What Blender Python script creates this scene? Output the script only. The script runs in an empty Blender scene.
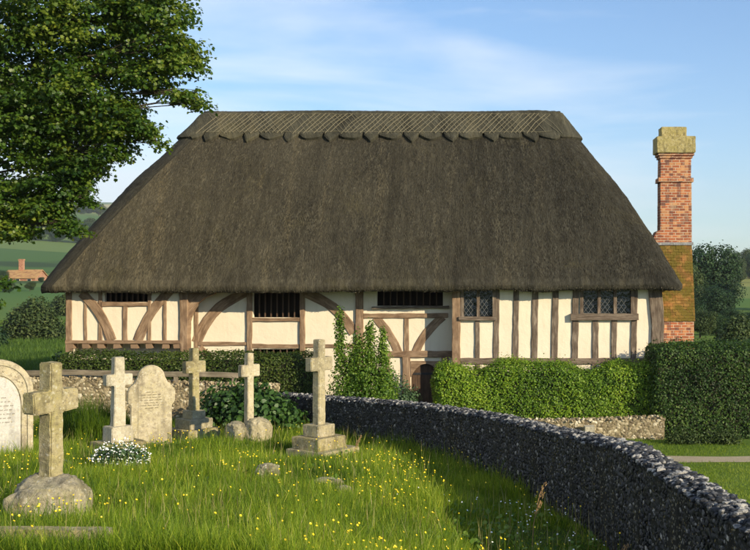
import bpy, bmesh, math, random
import numpy as np
from mathutils import Vector, Matrix, noise as mnoise

random.seed(7)
rng = np.random.default_rng(11)
SC = bpy.context.scene
COL = SC.collection
R = math.radians
F = 1050.0           # focal length in photo pixels
CAMZ = 3.6
SUN_AZ, SUN_EL = R(52), R(19.5)   # azimuth measured from behind the camera towards its right

# ------------------------------------------------------------------ helpers
def W(px, py, d):
    """world point whose picture position is (px,py) at distance d (camera at 0,0,3.6 looking +Y)"""
    return ((px - 500) / F * d, d, CAMZ - (py - 270) / F * d)
def WX(px, d): return (px - 500) / F * d
def WZ(py, d): return CAMZ - (py - 270) / F * d

def link(o, parent=None):
    COL.objects.link(o)
    if parent is not None:
        o.parent = parent
    return o

def tag(o, label=None, cat=None, group=None, kind=None):
    if label: o['label'] = label
    if cat: o['category'] = cat
    if group: o['group'] = group
    if kind: o['kind'] = kind
    return o

def empty(name, loc=(0, 0, 0), rz=0.0, label=None, cat=None, group=None):
    o = bpy.data.objects.new(name, None)
    o.empty_display_size = 0.2
    o.location = loc
    o.rotation_euler = (0, 0, rz)
    link(o)
    return tag(o, label, cat, group)

def np_mesh(name, V, faces, mat, parent=None, tint=None, smooth=False, uv=None, fmat=None):
    """V (n,3); faces list of int arrays (m,k)"""
    V = np.asarray(V, dtype=np.float32).reshape(-1, 3)
    me = bpy.data.meshes.new(name)
    faces = [np.asarray(f, dtype=np.int32) for f in faces if len(f)]
    loops = np.concatenate([f.ravel() for f in faces])
    tot = np.concatenate([np.full(len(f), f.shape[1], dtype=np.int32) for f in faces])
    starts = np.concatenate([[0], np.cumsum(tot)[:-1]]).astype(np.int32)
    me.vertices.add(len(V)); me.vertices.foreach_set('co', V.ravel())
    me.loops.add(len(loops)); me.loops.foreach_set('vertex_index', loops)
    me.polygons.add(len(tot)); me.polygons.foreach_set('loop_start', starts)
    if smooth:
        me.polygons.foreach_set('use_smooth', np.ones(len(tot), dtype=bool))
    else:
        me.polygons.foreach_set('use_smooth', np.zeros(len(tot), dtype=bool))
    if fmat is not None:
        me.polygons.foreach_set('material_index', np.asarray(fmat, dtype=np.int32))
    me.update(calc_edges=True)
    if tint is not None:
        a = me.attributes.new('tint', 'FLOAT', 'POINT')
        a.data.foreach_set('value', np.asarray(tint, dtype=np.float32).ravel())
    if uv is not None:
        ul = me.uv_layers.new(name='UVMap')
        ul.data.foreach_set('uv', np.asarray(uv, dtype=np.float32)[loops].ravel())
    mats = mat if isinstance(mat, (list, tuple)) else [mat]
    for m in mats: me.materials.append(m)
    me.validate()
    o = bpy.data.objects.new(name, me)
    return link(o, parent)

class MB:
    def __init__(self):
        self.v = []; self.f = []
    def add(self, verts, faces):
        n = len(self.v)
        self.v += [tuple(p) for p in verts]
        self.f += [tuple(i + n for i in f) for f in faces]
    def box(self, x0, x1, y0, y1, z0, z1, j=0.0, mat=None):
        p = [(x, y, z) for z in (z0, z1) for x, y in ((x0, y0), (x1, y0), (x1, y1), (x0, y1))]
        if j: p = [tuple(c + random.uniform(-j, j) for c in q) for q in p]
        if mat is not None: p = [tuple(mat @ Vector(q)) for q in p]
        self.add(p, [(3, 2, 1, 0), (4, 5, 6, 7), (0, 1, 5, 4), (1, 2, 6, 5), (2, 3, 7, 6), (3, 0, 4, 7)])
    def tube(self, pts, rad, n=6):
        pts = [Vector(p) for p in pts]
        if not isinstance(rad, (list, tuple)): rad = [rad] * len(pts)
        rad = [float(r) for r in rad]
        vs = []; fs = []
        for i, p in enumerate(pts):
            t = (pts[min(i + 1, len(pts) - 1)] - pts[max(i - 1, 0)]).normalized()
            a = t.cross(Vector((0.31, 0.17, 0.93)))
            if a.length < 1e-3: a = t.cross(Vector((1, 0, 0)))
            a.normalize(); b = t.cross(a)
            for k in range(n):
                q = 2 * math.pi * k / n
                vs.append(p + rad[i] * (math.cos(q) * a + math.sin(q) * b))
        for i in range(len(pts) - 1):
            for k in range(n):
                fs.append((i * n + k, i * n + (k + 1) % n, (i + 1) * n + (k + 1) % n, (i + 1) * n + k))
        fs.append(tuple(range(n - 1, -1, -1)))
        fs.append(tuple((len(pts) - 1) * n + k for k in range(n)))
        self.add(vs, fs)
    def build(self, name, mat, parent=None, smooth=False):
        me = bpy.data.meshes.new(name)
        me.from_pydata(self.v, [], self.f)
        me.materials.append(mat)
        me.polygons.foreach_set('use_smooth', [smooth] * len(me.polygons))
        me.update()
        return link(bpy.data.objects.new(name, me), parent)

def bm_obj(bm, name, mat, parent=None, smooth=False):
    bmesh.ops.recalc_face_normals(bm, faces=bm.faces[:])
    me = bpy.data.meshes.new(name)
    bm.to_mesh(me); bm.free()
    me.materials.append(mat)
    me.polygons.foreach_set('use_smooth', [smooth] * len(me.polygons))
    return link(bpy.data.objects.new(name, me), parent)

def copy_tree(o, parent=None):
    c = o.copy(); COL.objects.link(c)
    if parent is not None: c.parent = parent
    for ch in list(o.children): copy_tree(ch, c)
    return c

def unit(a):
    return a / np.maximum(np.linalg.norm(a, axis=-1, keepdims=True), 1e-9)

# ------------------------------------------------------------------ materials
class NT:
    def __init__(self, name):
        self.m = bpy.data.materials.new(name); self.m.use_nodes = True
        self.t = self.m.node_tree; self.t.nodes.clear()
        self.out = self.n('ShaderNodeOutputMaterial')
    def n(self, typ, **kw):
        x = self.t.nodes.new(typ)
        for k, v in kw.items(): setattr(x, k, v)
        return x
    def l(self, a, b): self.t.links.new(a, b)
    def val(self, node, **kw):
        for k, v in kw.items(): node.inputs[k].default_value = v
        return node
    def coord(self, kind='Object', scale=(1, 1, 1)):
        c = self.n('ShaderNodeTexCoord'); mp = self.n('ShaderNodeMapping')
        mp.inputs['Scale'].default_value = scale
        self.l(c.outputs[kind], mp.inputs['Vector'])
        return mp.outputs['Vector']
    def noise(self, vec, scale, detail=4, rough=0.55, dist=0.0):
        x = self.n('ShaderNodeTexNoise')
        x.inputs['Scale'].default_value = scale; x.inputs['Detail'].default_value = detail
        x.inputs['Roughness'].default_value = rough; x.inputs['Distortion'].default_value = dist
        if vec is not None: self.l(vec, x.inputs['Vector'])
        return x.outputs['Fac']
    def ramp(self, fac, stops):
        x = self.n('ShaderNodeValToRGB'); e = x.color_ramp.elements
        while len(e) > 1: e.remove(e[-1])
        e[0].position = stops[0][0]; e[0].color = (*stops[0][1], 1)
        for p, c in stops[1:]:
            k = e.new(p); k.color = (*c, 1)
        self.l(fac, x.inputs['Fac'])
        return x.outputs['Color']
    def maprange(self, v, a, b, c=0.0, d=1.0):
        x = self.n('ShaderNodeMapRange'); x.clamp = True
        for i, q in zip(('From Min', 'From Max', 'To Min', 'To Max'), (a, b, c, d)): x.inputs[i].default_value = q
        self.l(v, x.inputs['Value'])
        return x.outputs['Result']
    def mix(self, fac, a, b, mode='MIX'):
        x = self.n('ShaderNodeMix', data_type='RGBA', blend_type=mode)
        for s, q in ((x.inputs[0], fac), (x.inputs[6], a), (x.inputs[7], b)):
            if isinstance(q, (int, float)): s.default_value = q
            elif isinstance(q, tuple): s.default_value = (*q, 1)
            else: self.l(q, s)
        return x.outputs[2]
    def math(self, op, a, b=None):
        x = self.n('ShaderNodeMath', operation=op)
        for i, q in enumerate((a, b)):
            if q is None: continue
            if isinstance(q, (int, float)): x.inputs[i].default_value = q
            else: self.l(q, x.inputs[i])
        return x.outputs[0]
    def attr(self, name='tint'):
        x = self.n('ShaderNodeAttribute', attribute_name=name)
        return x.outputs['Fac']
    def bump(self, h, strength=0.4, dist=0.02, base=None):
        x = self.n('ShaderNodeBump')
        x.inputs['Strength'].default_value = strength; x.inputs['Distance'].default_value = dist
        self.l(h, x.inputs['Height'])
        if base is not None: self.l(base, x.inputs['Normal'])
        return x.outputs['Normal']
    def finish(self, color, rough=0.85, normal=None, spec=0.25, transl=None, tcol=None):
        p = self.n('ShaderNodeBsdfPrincipled')
        if isinstance(color, tuple): p.inputs['Base Color'].default_value = (*color, 1)
        else: self.l(color, p.inputs['Base Color'])
        if isinstance(rough, (int, float)): p.inputs['Roughness'].default_value = rough
        else: self.l(rough, p.inputs['Roughness'])
        p.inputs['Specular IOR Level'].default_value = spec
        if normal is not None: self.l(normal, p.inputs['Normal'])
        s = p.outputs[0]
        if transl:
            t = self.n('ShaderNodeBsdfTranslucent')
            if tcol is None: tcol = color
            if isinstance(tcol, tuple): t.inputs['Color'].default_value = (*tcol, 1)
            else: self.l(tcol, t.inputs['Color'])
            mx = self.n('ShaderNodeMixShader'); mx.inputs[0].default_value = transl
            self.l(s, mx.inputs[1]); self.l(t.outputs[0], mx.inputs[2]); s = mx.outputs[0]
        self.l(s, self.out.inputs['Surface'])
        return self.m

def leaf_mat(name, dark, mid, light, transl=0.35, rough=0.5, spec=0.3, ns=0.6):
    t = NT(name)
    f = t.attr('tint')
    n = t.noise(t.coord('Object'), ns, 2)
    f2 = t.math('ADD', f, t.maprange(n, 0.3, 0.7, -0.22, 0.22))
    c = t.ramp(f2, [(0.0, dark), (0.5, mid), (1.0, light)])
    tc = t.mix(1.0, c, (1.5, 1.5, 0.7), 'MULTIPLY')
    return t.finish(c, rough, None, spec, transl, tc)

def stone_mat(name, base, lichen, dark, rough=0.9, s=1.0, mossy=0.5, pit=0.5):
    t = NT(name)
    v = t.coord('Object')
    a = t.noise(v, 3.0 * s, 6, 0.65, 0.4)
    b = t.noise(v, 9.0 * s, 5, 0.7)
    g = t.noise(v, 60.0 * s, 3, 0.7)
    c = t.mix(t.maprange(a, 0.40, 0.62, 0, mossy), base, lichen)
    c = t.mix(t.maprange(b, 0.48, 0.68, 0, 0.85), c, dark)
    e = t.noise(t.coord('Object', (2.2, 2.2, .7)), 1.6 * s, 5, 0.65)
    c = t.mix(t.maprange(e, 0.50, 0.66, 0, 0.75), c, tuple(x * .6 for x in dark))
    sp = t.noise(v, 30.0 * s, 3, 0.6)
    c = t.mix(t.maprange(sp, 0.60, 0.70, 0, 0.7), c, tuple(x * .7 for x in dark))
    c = t.mix(t.maprange(g, 0.3, 0.75, 0.0, 0.45), c, tuple(x * 0.45 for x in base))
    w = t.noise(v, 14.0 * s, 4, 0.6)
    c = t.mix(t.maprange(w, 0.62, 0.72, 0, 0.5), c, (0.55, 0.52, 0.42))
    # round lichen spots, pale and ochre
    for sc_, lo, col in ((19.0 * s, .66, (0.58, 0.56, 0.47)), (26.0 * s, .74, (0.46, 0.36, 0.12)), (14.0 * s, .74, tuple(x * .6 for x in dark))):
        vo = t.n('ShaderNodeTexVoronoi'); vo.inputs['Scale'].default_value = sc_; t.l(v, vo.inputs['Vector'])
        sp_ = t.n('ShaderNodeSeparateColor'); t.l(vo.outputs['Color'], sp_.inputs[0])
        on = t.math('GREATER_THAN', sp_.outputs[0], lo)
        ed = t.maprange(t.math('ADD', vo.outputs['Distance'], t.math('MULTIPLY', b, .8)), .80, .58, 0, .38)
        c = t.mix(t.math('MULTIPLY', on, ed), c, col)
    h = t.math('ADD', t.math('MULTIPLY', g, 0.5), b)
    nb = t.bump(h, pit, 0.03)
    return t.finish(c, rough, nb, 0.15)

def wood_mat(name, a, b, c):
    t = NT(name)
    uv = t.n('ShaderNodeUVMap'); mp = t.n('ShaderNodeMapping')
    mp.inputs['Scale'].default_value = (22, 1.6, 1)
    t.l(uv.outputs[0], mp.inputs['Vector'])
    g = t.noise(mp.outputs[0], 1.0, 6, 0.7, 0.6)
    mp2 = t.n('ShaderNodeMapping'); mp2.inputs['Scale'].default_value = (5, 2.2, 1)
    t.l(uv.outputs[0], mp2.inputs['Vector'])
    q = t.noise(mp2.outputs[0], 1.0, 4, 0.6)
    col = t.ramp(g, [(0.25, c), (0.48, a), (0.72, b)])
    col = t.mix(t.maprange(q, 0.38, 0.66, 0.0, 0.8), col, c)
    return t.finish(col, 0.85, t.bump(g, 0.7, 0.02), 0.15)

M = {}
M['timber'] = wood_mat('weathered_oak', (0.28, 0.19, 0.12), (0.43, 0.315, 0.215), (0.115, 0.07, 0.044))
M['timber_grey'] = wood_mat('silvered_oak', (0.165, 0.128, 0.097), (0.36, 0.295, 0.225), (0.062, 0.043, 0.031))
M['fence_wood'] = wood_mat('fence_wood', (0.22, 0.18, 0.13), (0.36, 0.31, 0.23), (0.10, 0.085, 0.06))

def mk_plaster():
    t = NT('lime_plaster'); v = t.coord('Object')
    a = t.noise(v, 1.3, 5, 0.6); b = t.noise(v, 18, 5, 0.65)
    c = t.mix(t.maprange(a, 0.35, 0.7, 0, 0.55), (0.72, 0.64, 0.50), (0.65, 0.56, 0.42))
    st = t.noise(t.coord('Object', (7, 7, 0.7)), 1.0, 4, 0.6)
    c = t.mix(t.maprange(st, 0.53, 0.78, 0, 0.42), c, (0.52, 0.45, 0.34))
    return t.finish(c, 0.95, t.bump(b, 0.25, 0.02, t.bump(a, 0.5, 0.06)), 0.1)
M['plaster'] = mk_plaster()

def mk_thatch(name, cap=False):
    t = NT(name)
    uv = t.n('ShaderNodeUVMap')
    def mapped(sx, sy):
        mp = t.n('ShaderNodeMapping'); mp.inputs['Scale'].default_value = (sx, sy, 1)
        t.l(uv.outputs[0], mp.inputs['Vector']); return mp.outputs[0]
    fine = t.noise(mapped(38, 9), 1.0, 5, 0.75)
    mid = t.noise(mapped(9, 2.2), 1.0, 5, 0.65)
    streak = t.noise(mapped(1.9, 0.14), 1.0, 6, 0.68, 0.3)
    big = t.noise(mapped(0.16, 0.16), 1.0, 3, 0.5)
    if cap:
        stops = [(0.22, (0.026, 0.024, 0.016)), (0.5, (0.115, 0.103, 0.066)), (0.8, (0.25, 0.225, 0.15))]
    else:
        stops = [(0.25, (0.016, 0.0138, 0.0096)), (0.5, (0.076, 0.067, 0.045)), (0.78, (0.205, 0.184, 0.128))]
    v = t.math('ADD', t.math('MULTIPLY', fine, 0.62), t.math('MULTIPLY', mid, 0.38))
    c = t.ramp(v, stops)
    c = t.mix(t.maprange(streak, 0.46, 0.66, 0.0, 0.65), c, t.mix(1.0, c, (0.40, 0.40, 0.42), 'MULTIPLY'))
    c = t.mix(t.maprange(streak, 0.46, 0.30, 0.0, 0.7), c, t.mix(1.0, c, (1.55, 1.42, 1.2), 'MULTIPLY'))
    # weathering: the damp end towards the chimney has gone greyer and darker
    sep = t.n('ShaderNodeSeparateXYZ'); t.l(uv.outputs[0], sep.inputs[0])
    wx = t.math('ADD', sep.outputs['X'], t.math('MULTIPLY', t.math('SUBTRACT', big, 0.5), 9.0))
    wx = t.math('ADD', wx, t.math('MULTIPLY', t.math('SUBTRACT', streak, 0.5), 6.0))
    c = t.mix(t.maprange(wx, -10.0, 1.5, 0.0, 0.9), c, t.mix(1.0, c, (0.46, 0.50, 0.58), 'MULTIPLY'))
    moss = t.noise(mapped(0.55, 0.45), 1.0, 7, 0.72, 0.5)
    c = t.mix(t.maprange(moss, 0.54, 0.68, 0, 0.35), c, (0.090, 0.078, 0.034))
    patch = t.noise(mapped(0.7, 0.3), 2.1, 5, 0.6, 1.0)
    c = t.mix(t.maprange(patch, 0.53, 0.62, 0, 0.5), c, t.mix(1.0, c, (0.5, 0.5, 0.52), 'MULTIPLY'))
    h = t.math('ADD', t.math('MULTIPLY', fine, 0.7), mid)
    return t.finish(c, 0.95, t.bump(h, 0.65, 0.04), 0.1)
M['thatch'] = mk_thatch('thatch')
M['thatch_cap'] = mk_thatch('ridge_thatch', True)
def mk_straw():
    t = NT('straw'); f = t.attr('tint')
    c = t.ramp(f, [(0, (0.018, 0.016, 0.012)), (0.55, (0.070, 0.062, 0.043)), (1, (0.205, 0.184, 0.128))])
    return t.finish(c, 0.9, None, 0.1)
M['straw'] = mk_straw()
M['ligger'] = NT('hazel_rod').finish((0.150, 0.134, 0.088), 0.85)

def mk_brick():
    t = NT('old_brick'); c = t.n('ShaderNodeTexCoord'); s = t.n('ShaderNodeSeparateXYZ'); k = t.n('ShaderNodeCombineXYZ')
    t.l(c.outputs['Object'], s.inputs[0])
    nz = t.noise(c.outputs['Object'], 6, 2)
    t.l(t.math('ADD', t.math('ADD', s.outputs['X'], s.outputs['Y']), t.math('MULTIPLY', nz, 0.02)), k.inputs['X'])
    t.l(t.math('ADD', s.outputs['Z'], t.math('MULTIPLY', nz, 0.02)), k.inputs['Y'])
    b = t.n('ShaderNodeTexBrick'); t.l(k.outputs[0], b.inputs['Vector'])
    t.val(b, **{'Scale': 1.0, 'Brick Width': 0.235, 'Row Height': 0.082, 'Mortar Size': 0.009, 'Mortar Smooth': 0.2, 'Bias': -0.1,
                'Color1': (0.40, 0.135, 0.060, 1), 'Color2': (0.19, 0.058, 0.034, 1), 'Mortar': (0.50, 0.42, 0.31, 1)})
    n = t.noise(c.outputs['Object'], 2.6, 5, 0.65)
    w = t.n('ShaderNodeTexWhiteNoise', noise_dimensions='2D')
    sn = t.n('ShaderNodeVectorMath', operation='SNAP'); t.l(k.outputs[0], sn.inputs[0]); sn.inputs[1].default_value = (0.118, 0.082, 1)
    t.l(sn.outputs[0], w.inputs['Vector'])
    col = t.mix(t.maprange(w.outputs['Value'], 0.66, 1.0, 0, 0.85), b.outputs['Color'], (0.50, 0.27, 0.13))
    col = t.mix(t.maprange(w.outputs['Value'], 0.34, 0.0, 0, 0.9), col, (0.12, 0.06, 0.05))
    col = t.mix(t.maprange(n, 0.55, 0.75, 0, 0.55), col, (0.42, 0.33, 0.22))
    g = t.noise(c.outputs['Object'], 40, 3)
    h = t.math('ADD', t.math('MULTIPLY', b.outputs['Fac'], -1.0), t.math('MULTIPLY', g, 0.5))
    return t.finish(col, 0.9, t.bump(h, 0.6, 0.012), 0.15)
M['brick'] = mk_brick()
M['mossy_mortar'] = stone_mat('mossy_flaunching', (0.44, 0.37, 0.17), (0.33, 0.28, 0.07), (0.13, 0.11, 0.05), s=1.5)
M['lead'] = stone_mat('lead_flashing', (0.30, 0.30, 0.31), (0.24, 0.24, 0.25), (0.15, 0.15, 0.16), s=1.0, mossy=0.3)
def mk_tile():
    t = NT('mossy_tiles'); v = t.coord('Object')
    a = t.noise(v, 2.2, 5, 0.65, 0.4); b = t.noise(v, 24, 3, 0.6); f = t.attr('tint')
    c = t.ramp(f, [(0, (0.16, 0.065, 0.03)), (0.5, (0.30, 0.125, 0.045)), (1, (0.40, 0.20, 0.07))])
    c = t.mix(t.maprange(a, 0.34, 0.55, 0.2, 0.92), c, (0.112, 0.090, 0.017))
    c = t.mix(t.maprange(b, 0.55, 0.75, 0, 0.6), c, (0.08, 0.07, 0.02))
    return t.finish(c, 0.9, t.bump(b, 0.5, 0.02), 0.1)
M['tile'] = mk_tile()
def mk_roof_tile():
    t = NT('orange_roof_tile'); v = t.coord('Object')
    a = t.noise(v, 1.2, 5, 0.65)
    c = t.ramp(a, [(0.3, (0.20, 0.10, 0.05)), (0.55, (0.36, 0.21, 0.085)), (0.8, (0.34, 0.27, 0.12))])
    return t.finish(c, 0.9)
M['roof_tile'] = mk_roof_tile()

def mk_glass():
    t = NT('window_glass'); n = t.noise(t.coord('Object'), 9, 2)
    return t.finish((0.008, 0.011, 0.016), 0.1, t.bump(n, 0.35, 0.03), 0.5)
M['glass'] = mk_glass()
M['leading'] = NT('window_lead').finish((0.13, 0.135, 0.14), 0.6)
M['dark_oak'] = wood_mat('dark_oak', (0.10, 0.062, 0.04), (0.17, 0.11, 0.07), (0.055, 0.036, 0.025))
M['iron'] = NT('iron').finish((0.03, 0.03, 0.032), 0.5)
M['room'] = NT('dim_room_timber').finish((0.05, 0.035, 0.025), 0.9)

def mk_flint(name, stops):
    t = NT(name); f = t.attr('tint'); n = t.noise(t.coord('Object'), 28, 4, 0.7)
    f2 = t.math('ADD', f, t.maprange(n, 0.3, 0.7, -0.22, 0.22))
    c = t.ramp(f2, stops)
    return t.finish(c, t.maprange(f, 0, 1, 0.45, 0.85), t.bump(n, 0.3, 0.015), 0.35)
M['flint_grey'] = mk_flint('grey_flint', [(0, (0.005, 0.006, 0.008)), (0.45, (0.013, 0.015, 0.019)), (0.72, (0.036, 0.039, 0.047)), (0.88, (0.11, 0.112, 0.115)), (1, (0.31, 0.30, 0.28))])  # grey flints darkened: the shade on the curving wall is put into their colour
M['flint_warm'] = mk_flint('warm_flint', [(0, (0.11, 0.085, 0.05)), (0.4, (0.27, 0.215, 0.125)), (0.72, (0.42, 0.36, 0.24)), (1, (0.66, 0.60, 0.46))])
M['mortar'] = stone_mat('wall_mortar', (0.026, 0.026, 0.024), (0.018, 0.022, 0.012), (0.010, 0.010, 0.010), s=1.2)  # mortar darkened to carry the shade of the curving wall
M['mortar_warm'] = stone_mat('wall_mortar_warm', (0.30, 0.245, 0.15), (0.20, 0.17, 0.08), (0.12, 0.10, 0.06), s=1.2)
M['stone'] = stone_mat('lichen_stone', (0.43, 0.375, 0.25), (0.38, 0.33, 0.155), (0.22, 0.195, 0.125), pit=.8)
M['stone_moss'] = stone_mat('mossy_stone', (0.40, 0.345, 0.21), (0.31, 0.275, 0.10), (0.15, 0.125, 0.07), mossy=0.8, pit=0.8)
M['stone_pale'] = stone_mat('pale_stone', (0.52, 0.475, 0.37), (0.43, 0.38, 0.24), (0.33, 0.29, 0.20), mossy=0.5)
M['stone_head'] = stone_mat('headstone_stone', (0.53, 0.465, 0.33), (0.42, 0.37, 0.22), (0.24, 0.20, 0.14), mossy=0.7)
M['marble'] = stone_mat('white_marble', (0.56, 0.54, 0.50), (0.47, 0.45, 0.39), (0.42, 0.40, 0.36), mossy=0.4, pit=0.15)
M['carve'] = NT('carved_letter').finish((0.19, 0.16, 0.11), 0.95)
M['rock'] = stone_mat('rough_rock', (0.36, 0.32, 0.225), (0.30, 0.275, 0.13), (0.12, 0.11, 0.075), mossy=0.7, pit=0.9)
M['bark'] = stone_mat('bark', (0.09, 0.072, 0.05), (0.08, 0.075, 0.04), (0.04, 0.032, 0.022), s=2.0)
M['twig'] = NT('twigs').finish((0.028, 0.030, 0.014), 0.9)

M['tree_leaf'] = leaf_mat('sycamore_leaf', (0.010, 0.032, 0.005), (0.060, 0.122, 0.013), (0.20, 0.245, 0.03), 0.40, 0.42, 0.35, 0.4)
M['privet'] = leaf_mat('privet_leaf', (0.03, 0.075, 0.008), (0.13, 0.235, 0.016), (0.28, 0.375, 0.03), 0.32, 0.45, 0.3, 0.9)
M['yew'] = leaf_mat('yew_leaf', (0.007, 0.020, 0.005), (0.030, 0.070, 0.011), (0.09, 0.145, 0.022), 0.2, 0.5, 0.25, 0.9)
M['box_leaf'] = leaf_mat('box_leaf', (0.016, 0.034, 0.005), (0.052, 0.085, 0.012), (0.115, 0.145, 0.026), 0.25, 0.5, 0.25, 0.9)
M['climber'] = leaf_mat('climber_leaf', (0.03, 0.075, 0.008), (0.10, 0.19, 0.020), (0.22, 0.30, 0.045), 0.38, 0.45, 0.3, 0.9)
M['blue_leaf'] = leaf_mat('blue_green_leaf', (0.022, 0.05, 0.022), (0.06, 0.115, 0.05), (0.12, 0.18, 0.085), 0.3, 0.5, 0.3, 0.9)
M['bush_leaf'] = leaf_mat('bush_leaf', (0.012, 0.035, 0.008), (0.038, 0.092, 0.018), (0.085, 0.16, 0.035), 0.3, 0.42, 0.35, 0.9)
M['far_leaf'] = leaf_mat('far_leaf', (0.008, 0.024, 0.010), (0.022, 0.052, 0.018), (0.05, 0.088, 0.028), 0.2, 0.6, 0.2, 0.12)
M['far_leaf_b'] = leaf_mat('far_leaf_olive', (0.018, 0.035, 0.012), (0.048, 0.076, 0.022), (0.10, 0.125, 0.04), 0.2, 0.6, 0.2, 0.12)
M['grass'] = leaf_mat('long_grass', (0.034, 0.082, 0.008), (0.18, 0.27, 0.018), (0.44, 0.46, 0.06), 0.45, 0.5, 0.25, 0.7)
M['meadow'] = leaf_mat('meadow_grass', (0.03, 0.065, 0.012), (0.075, 0.135, 0.02), (0.16, 0.21, 0.035), 0.3, 0.6, 0.2, 0.12)
M['lawn'] = leaf_mat('lawn_grass', (0.06, 0.12, 0.012), (0.15, 0.225, 0.022), (0.28, 0.32, 0.055), 0.4, 0.6, 0.2, 0.5)
M['dry'] = leaf_mat('dry_stalk', (0.16, 0.14, 0.04), (0.27, 0.24, 0.09), (0.40, 0.34, 0.17), 0.3)
M['petal_y'] = NT('buttercup_petal').finish((0.78, 0.56, 0.015), 0.35, None, 0.4)
M['petal_w'] = NT('white_petal').finish((0.82, 0.83, 0.80), 0.6)
M['seed'] = NT('dry_seed').finish((0.30, 0.19, 0.09), 0.9)

def mk_ground(name, a, b, c, s=1.0):
    t = NT(name); v = t.coord('Object')
    n1 = t.noise(v, 0.6 * s, 5, 0.6); n2 = t.noise(v, 9 * s, 5, 0.7)
    col = t.mix(t.maprange(n1, 0.35, 0.65), a, b)
    col = t.mix(t.maprange(n2, 0.45, 0.7, 0, 0.8), col, c)
    return t.finish(col, 0.95, t.bump(n2, 0.8, 0.06), 0.1)
M['churchyard'] = mk_ground('churchyard_turf', (0.035, 0.065, 0.012), (0.05, 0.085, 0.015), (0.03, 0.028, 0.013))
M['path'] = mk_ground('gravel_path', (0.44, 0.38, 0.27), (0.38, 0.32, 0.22), (0.26, 0.22, 0.15), 3)

def mk_terrain():
    t = NT('fields'); v = t.coord('Object')
    n1 = t.noise(v, 0.35, 5, 0.65); n2 = t.noise(v, 4.0, 5, 0.7)
    near = t.mix(t.maprange(n1, 0.35, 0.65), (0.085, 0.145, 0.022), (0.12, 0.17, 0.03))
    near = t.mix(t.maprange(n2, 0.5, 0.75, 0, 0.6), near, (0.055, 0.085, 0.018))
    mp = t.n('ShaderNodeMapping'); mp.inputs['Rotation'].default_value = (0, 0, 0.5); mp.inputs['Scale'].default_value = (1 / 260, 1 / 150, 0)
    c = t.n('ShaderNodeTexCoord'); t.l(c.outputs['Object'], mp.inputs['Vector'])
    vo = t.n('ShaderNodeTexVoronoi', distance='CHEBYCHEV'); vo.inputs['Scale'].default_value = 1.0; vo.inputs['Randomness'].default_value = 0.75
    t.l(mp.outputs[0], vo.inputs['Vector'])
    s = t.n('ShaderNodeSeparateColor'); t.l(vo.outputs['Color'], s.inputs[0])
    far = t.ramp(s.outputs[0], [(0.0, (0.05, 0.105, 0.022)), (0.4, (0.065, 0.135, 0.03)), (0.62, (0.09, 0.15, 0.035)), (0.84, (0.13, 0.17, 0.045)), (0.9, (0.30, 0.27, 0.08))])
    far = t.mix(t.maprange(t.noise(v, 0.01, 4), 0.58, 0.64, 0, 0.85), far, (0.022, 0.045, 0.014))
    geo = t.n('ShaderNodeVectorMath', operation='LENGTH'); t.l(c.outputs['Object'], geo.inputs[0])
    col = t.mix(t.maprange(geo.outputs['Value'], 90, 200), near, far)
    return t.finish(col, 0.95, t.bump(n2, 0.6, 0.08), 0.1)
M['terrain'] = mk_terrain()

# ------------------------------------------------------------------ ground shapes
D_WALL = np.array([-6, 1, 5, 8.3, 9.8, 11.8, 13.3, 14.5, 16.5, 19.3, 22, 24, 25.5, 26.2])
X_WALL = np.array([3.3, 3.1, 2.80, 2.43, 2.23, 1.93, 1.69, 1.44, .88, -.06, -1.72, -3.45, -5.34, -6.3])
Z_TOP = np.array([1.5, 1.46, 1.44, 1.41, 1.365, 1.365, 1.38, 1.26, 1.10, .935, .80, .665, .60, .60])
D_C = np.array([-10, 0, 5, 9.75, 12.6, 16, 20.4, 22.5, 26, 30]); Z_C = np.array([2.3, 2.0, 1.55, 1.0, .62, .32, 0, -.1, -.3, -.4])
D_B = np.array([-6, 5, 8.3, 9.8, 11.8, 13.3, 16.5, 22, 25.5, 27]); Z_B = np.array([.6, .2, .0, -.02, -.02, -.02, -.1, -.22, -.33, -.33])
GARDEN = -0.86
def churchyard_z(x, d):
    x = np.asarray(x, float); d = np.asarray(d, float)
    xw = np.interp(d, D_WALL, X_WALL)
    k = np.clip((xw - x - .3) / np.interp(d, [8, 12, 17, 21], [4.6, 4.4, 3.2, 2.6]), 0, 1); k = k * k * (3 - 2 * k)
    zc = np.interp(d, D_C, Z_C); zb = np.interp(d, D_B, Z_B)
    z = zb + (zc - zb) * k
    z = z + 0.04 * np.sin(x * 1.3 + d * .7) * np.cos(d * 1.1 - x * .4) + 0.02 * np.sin(x * 3.1 - d * 2.3)
    return z
def cz(x, d): return float(churchyard_z(x, d))

def sstep(a, b, x):
    k = np.clip((x - a) / (b - a), 0, 1); return k * k * (3 - 2 * k)
def terrain_z(x, y):
    r = np.hypot(x, y); tn = x / np.maximum(np.abs(y), 1e-3)
    crest = 80 - 76 * sstep(-0.33, 0.05, tn)
    h = GARDEN - 0.8 * sstep(40, 90, r) + 1.5 * sstep(120, 260, r)
    h = h + crest * sstep(190, 1500, r) * (1 + 0.10 * np.sin(tn * 9 + 1))
    h = h + (130 - 126 * sstep(-.33, .05, tn)) * sstep(1900, 3600, r) * (1 + 0.25 * np.sin(tn * 5 + 2.2) * sstep(2000, 3000, r))
    h = h + sstep(100, 400, r) * 1.2 * np.sin(x * .021) * np.cos(y * .017)
    return np.where(y > 0, h, h * 0 + GARDEN - 0.5 + 12 * sstep(200, 1500, r))

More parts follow.
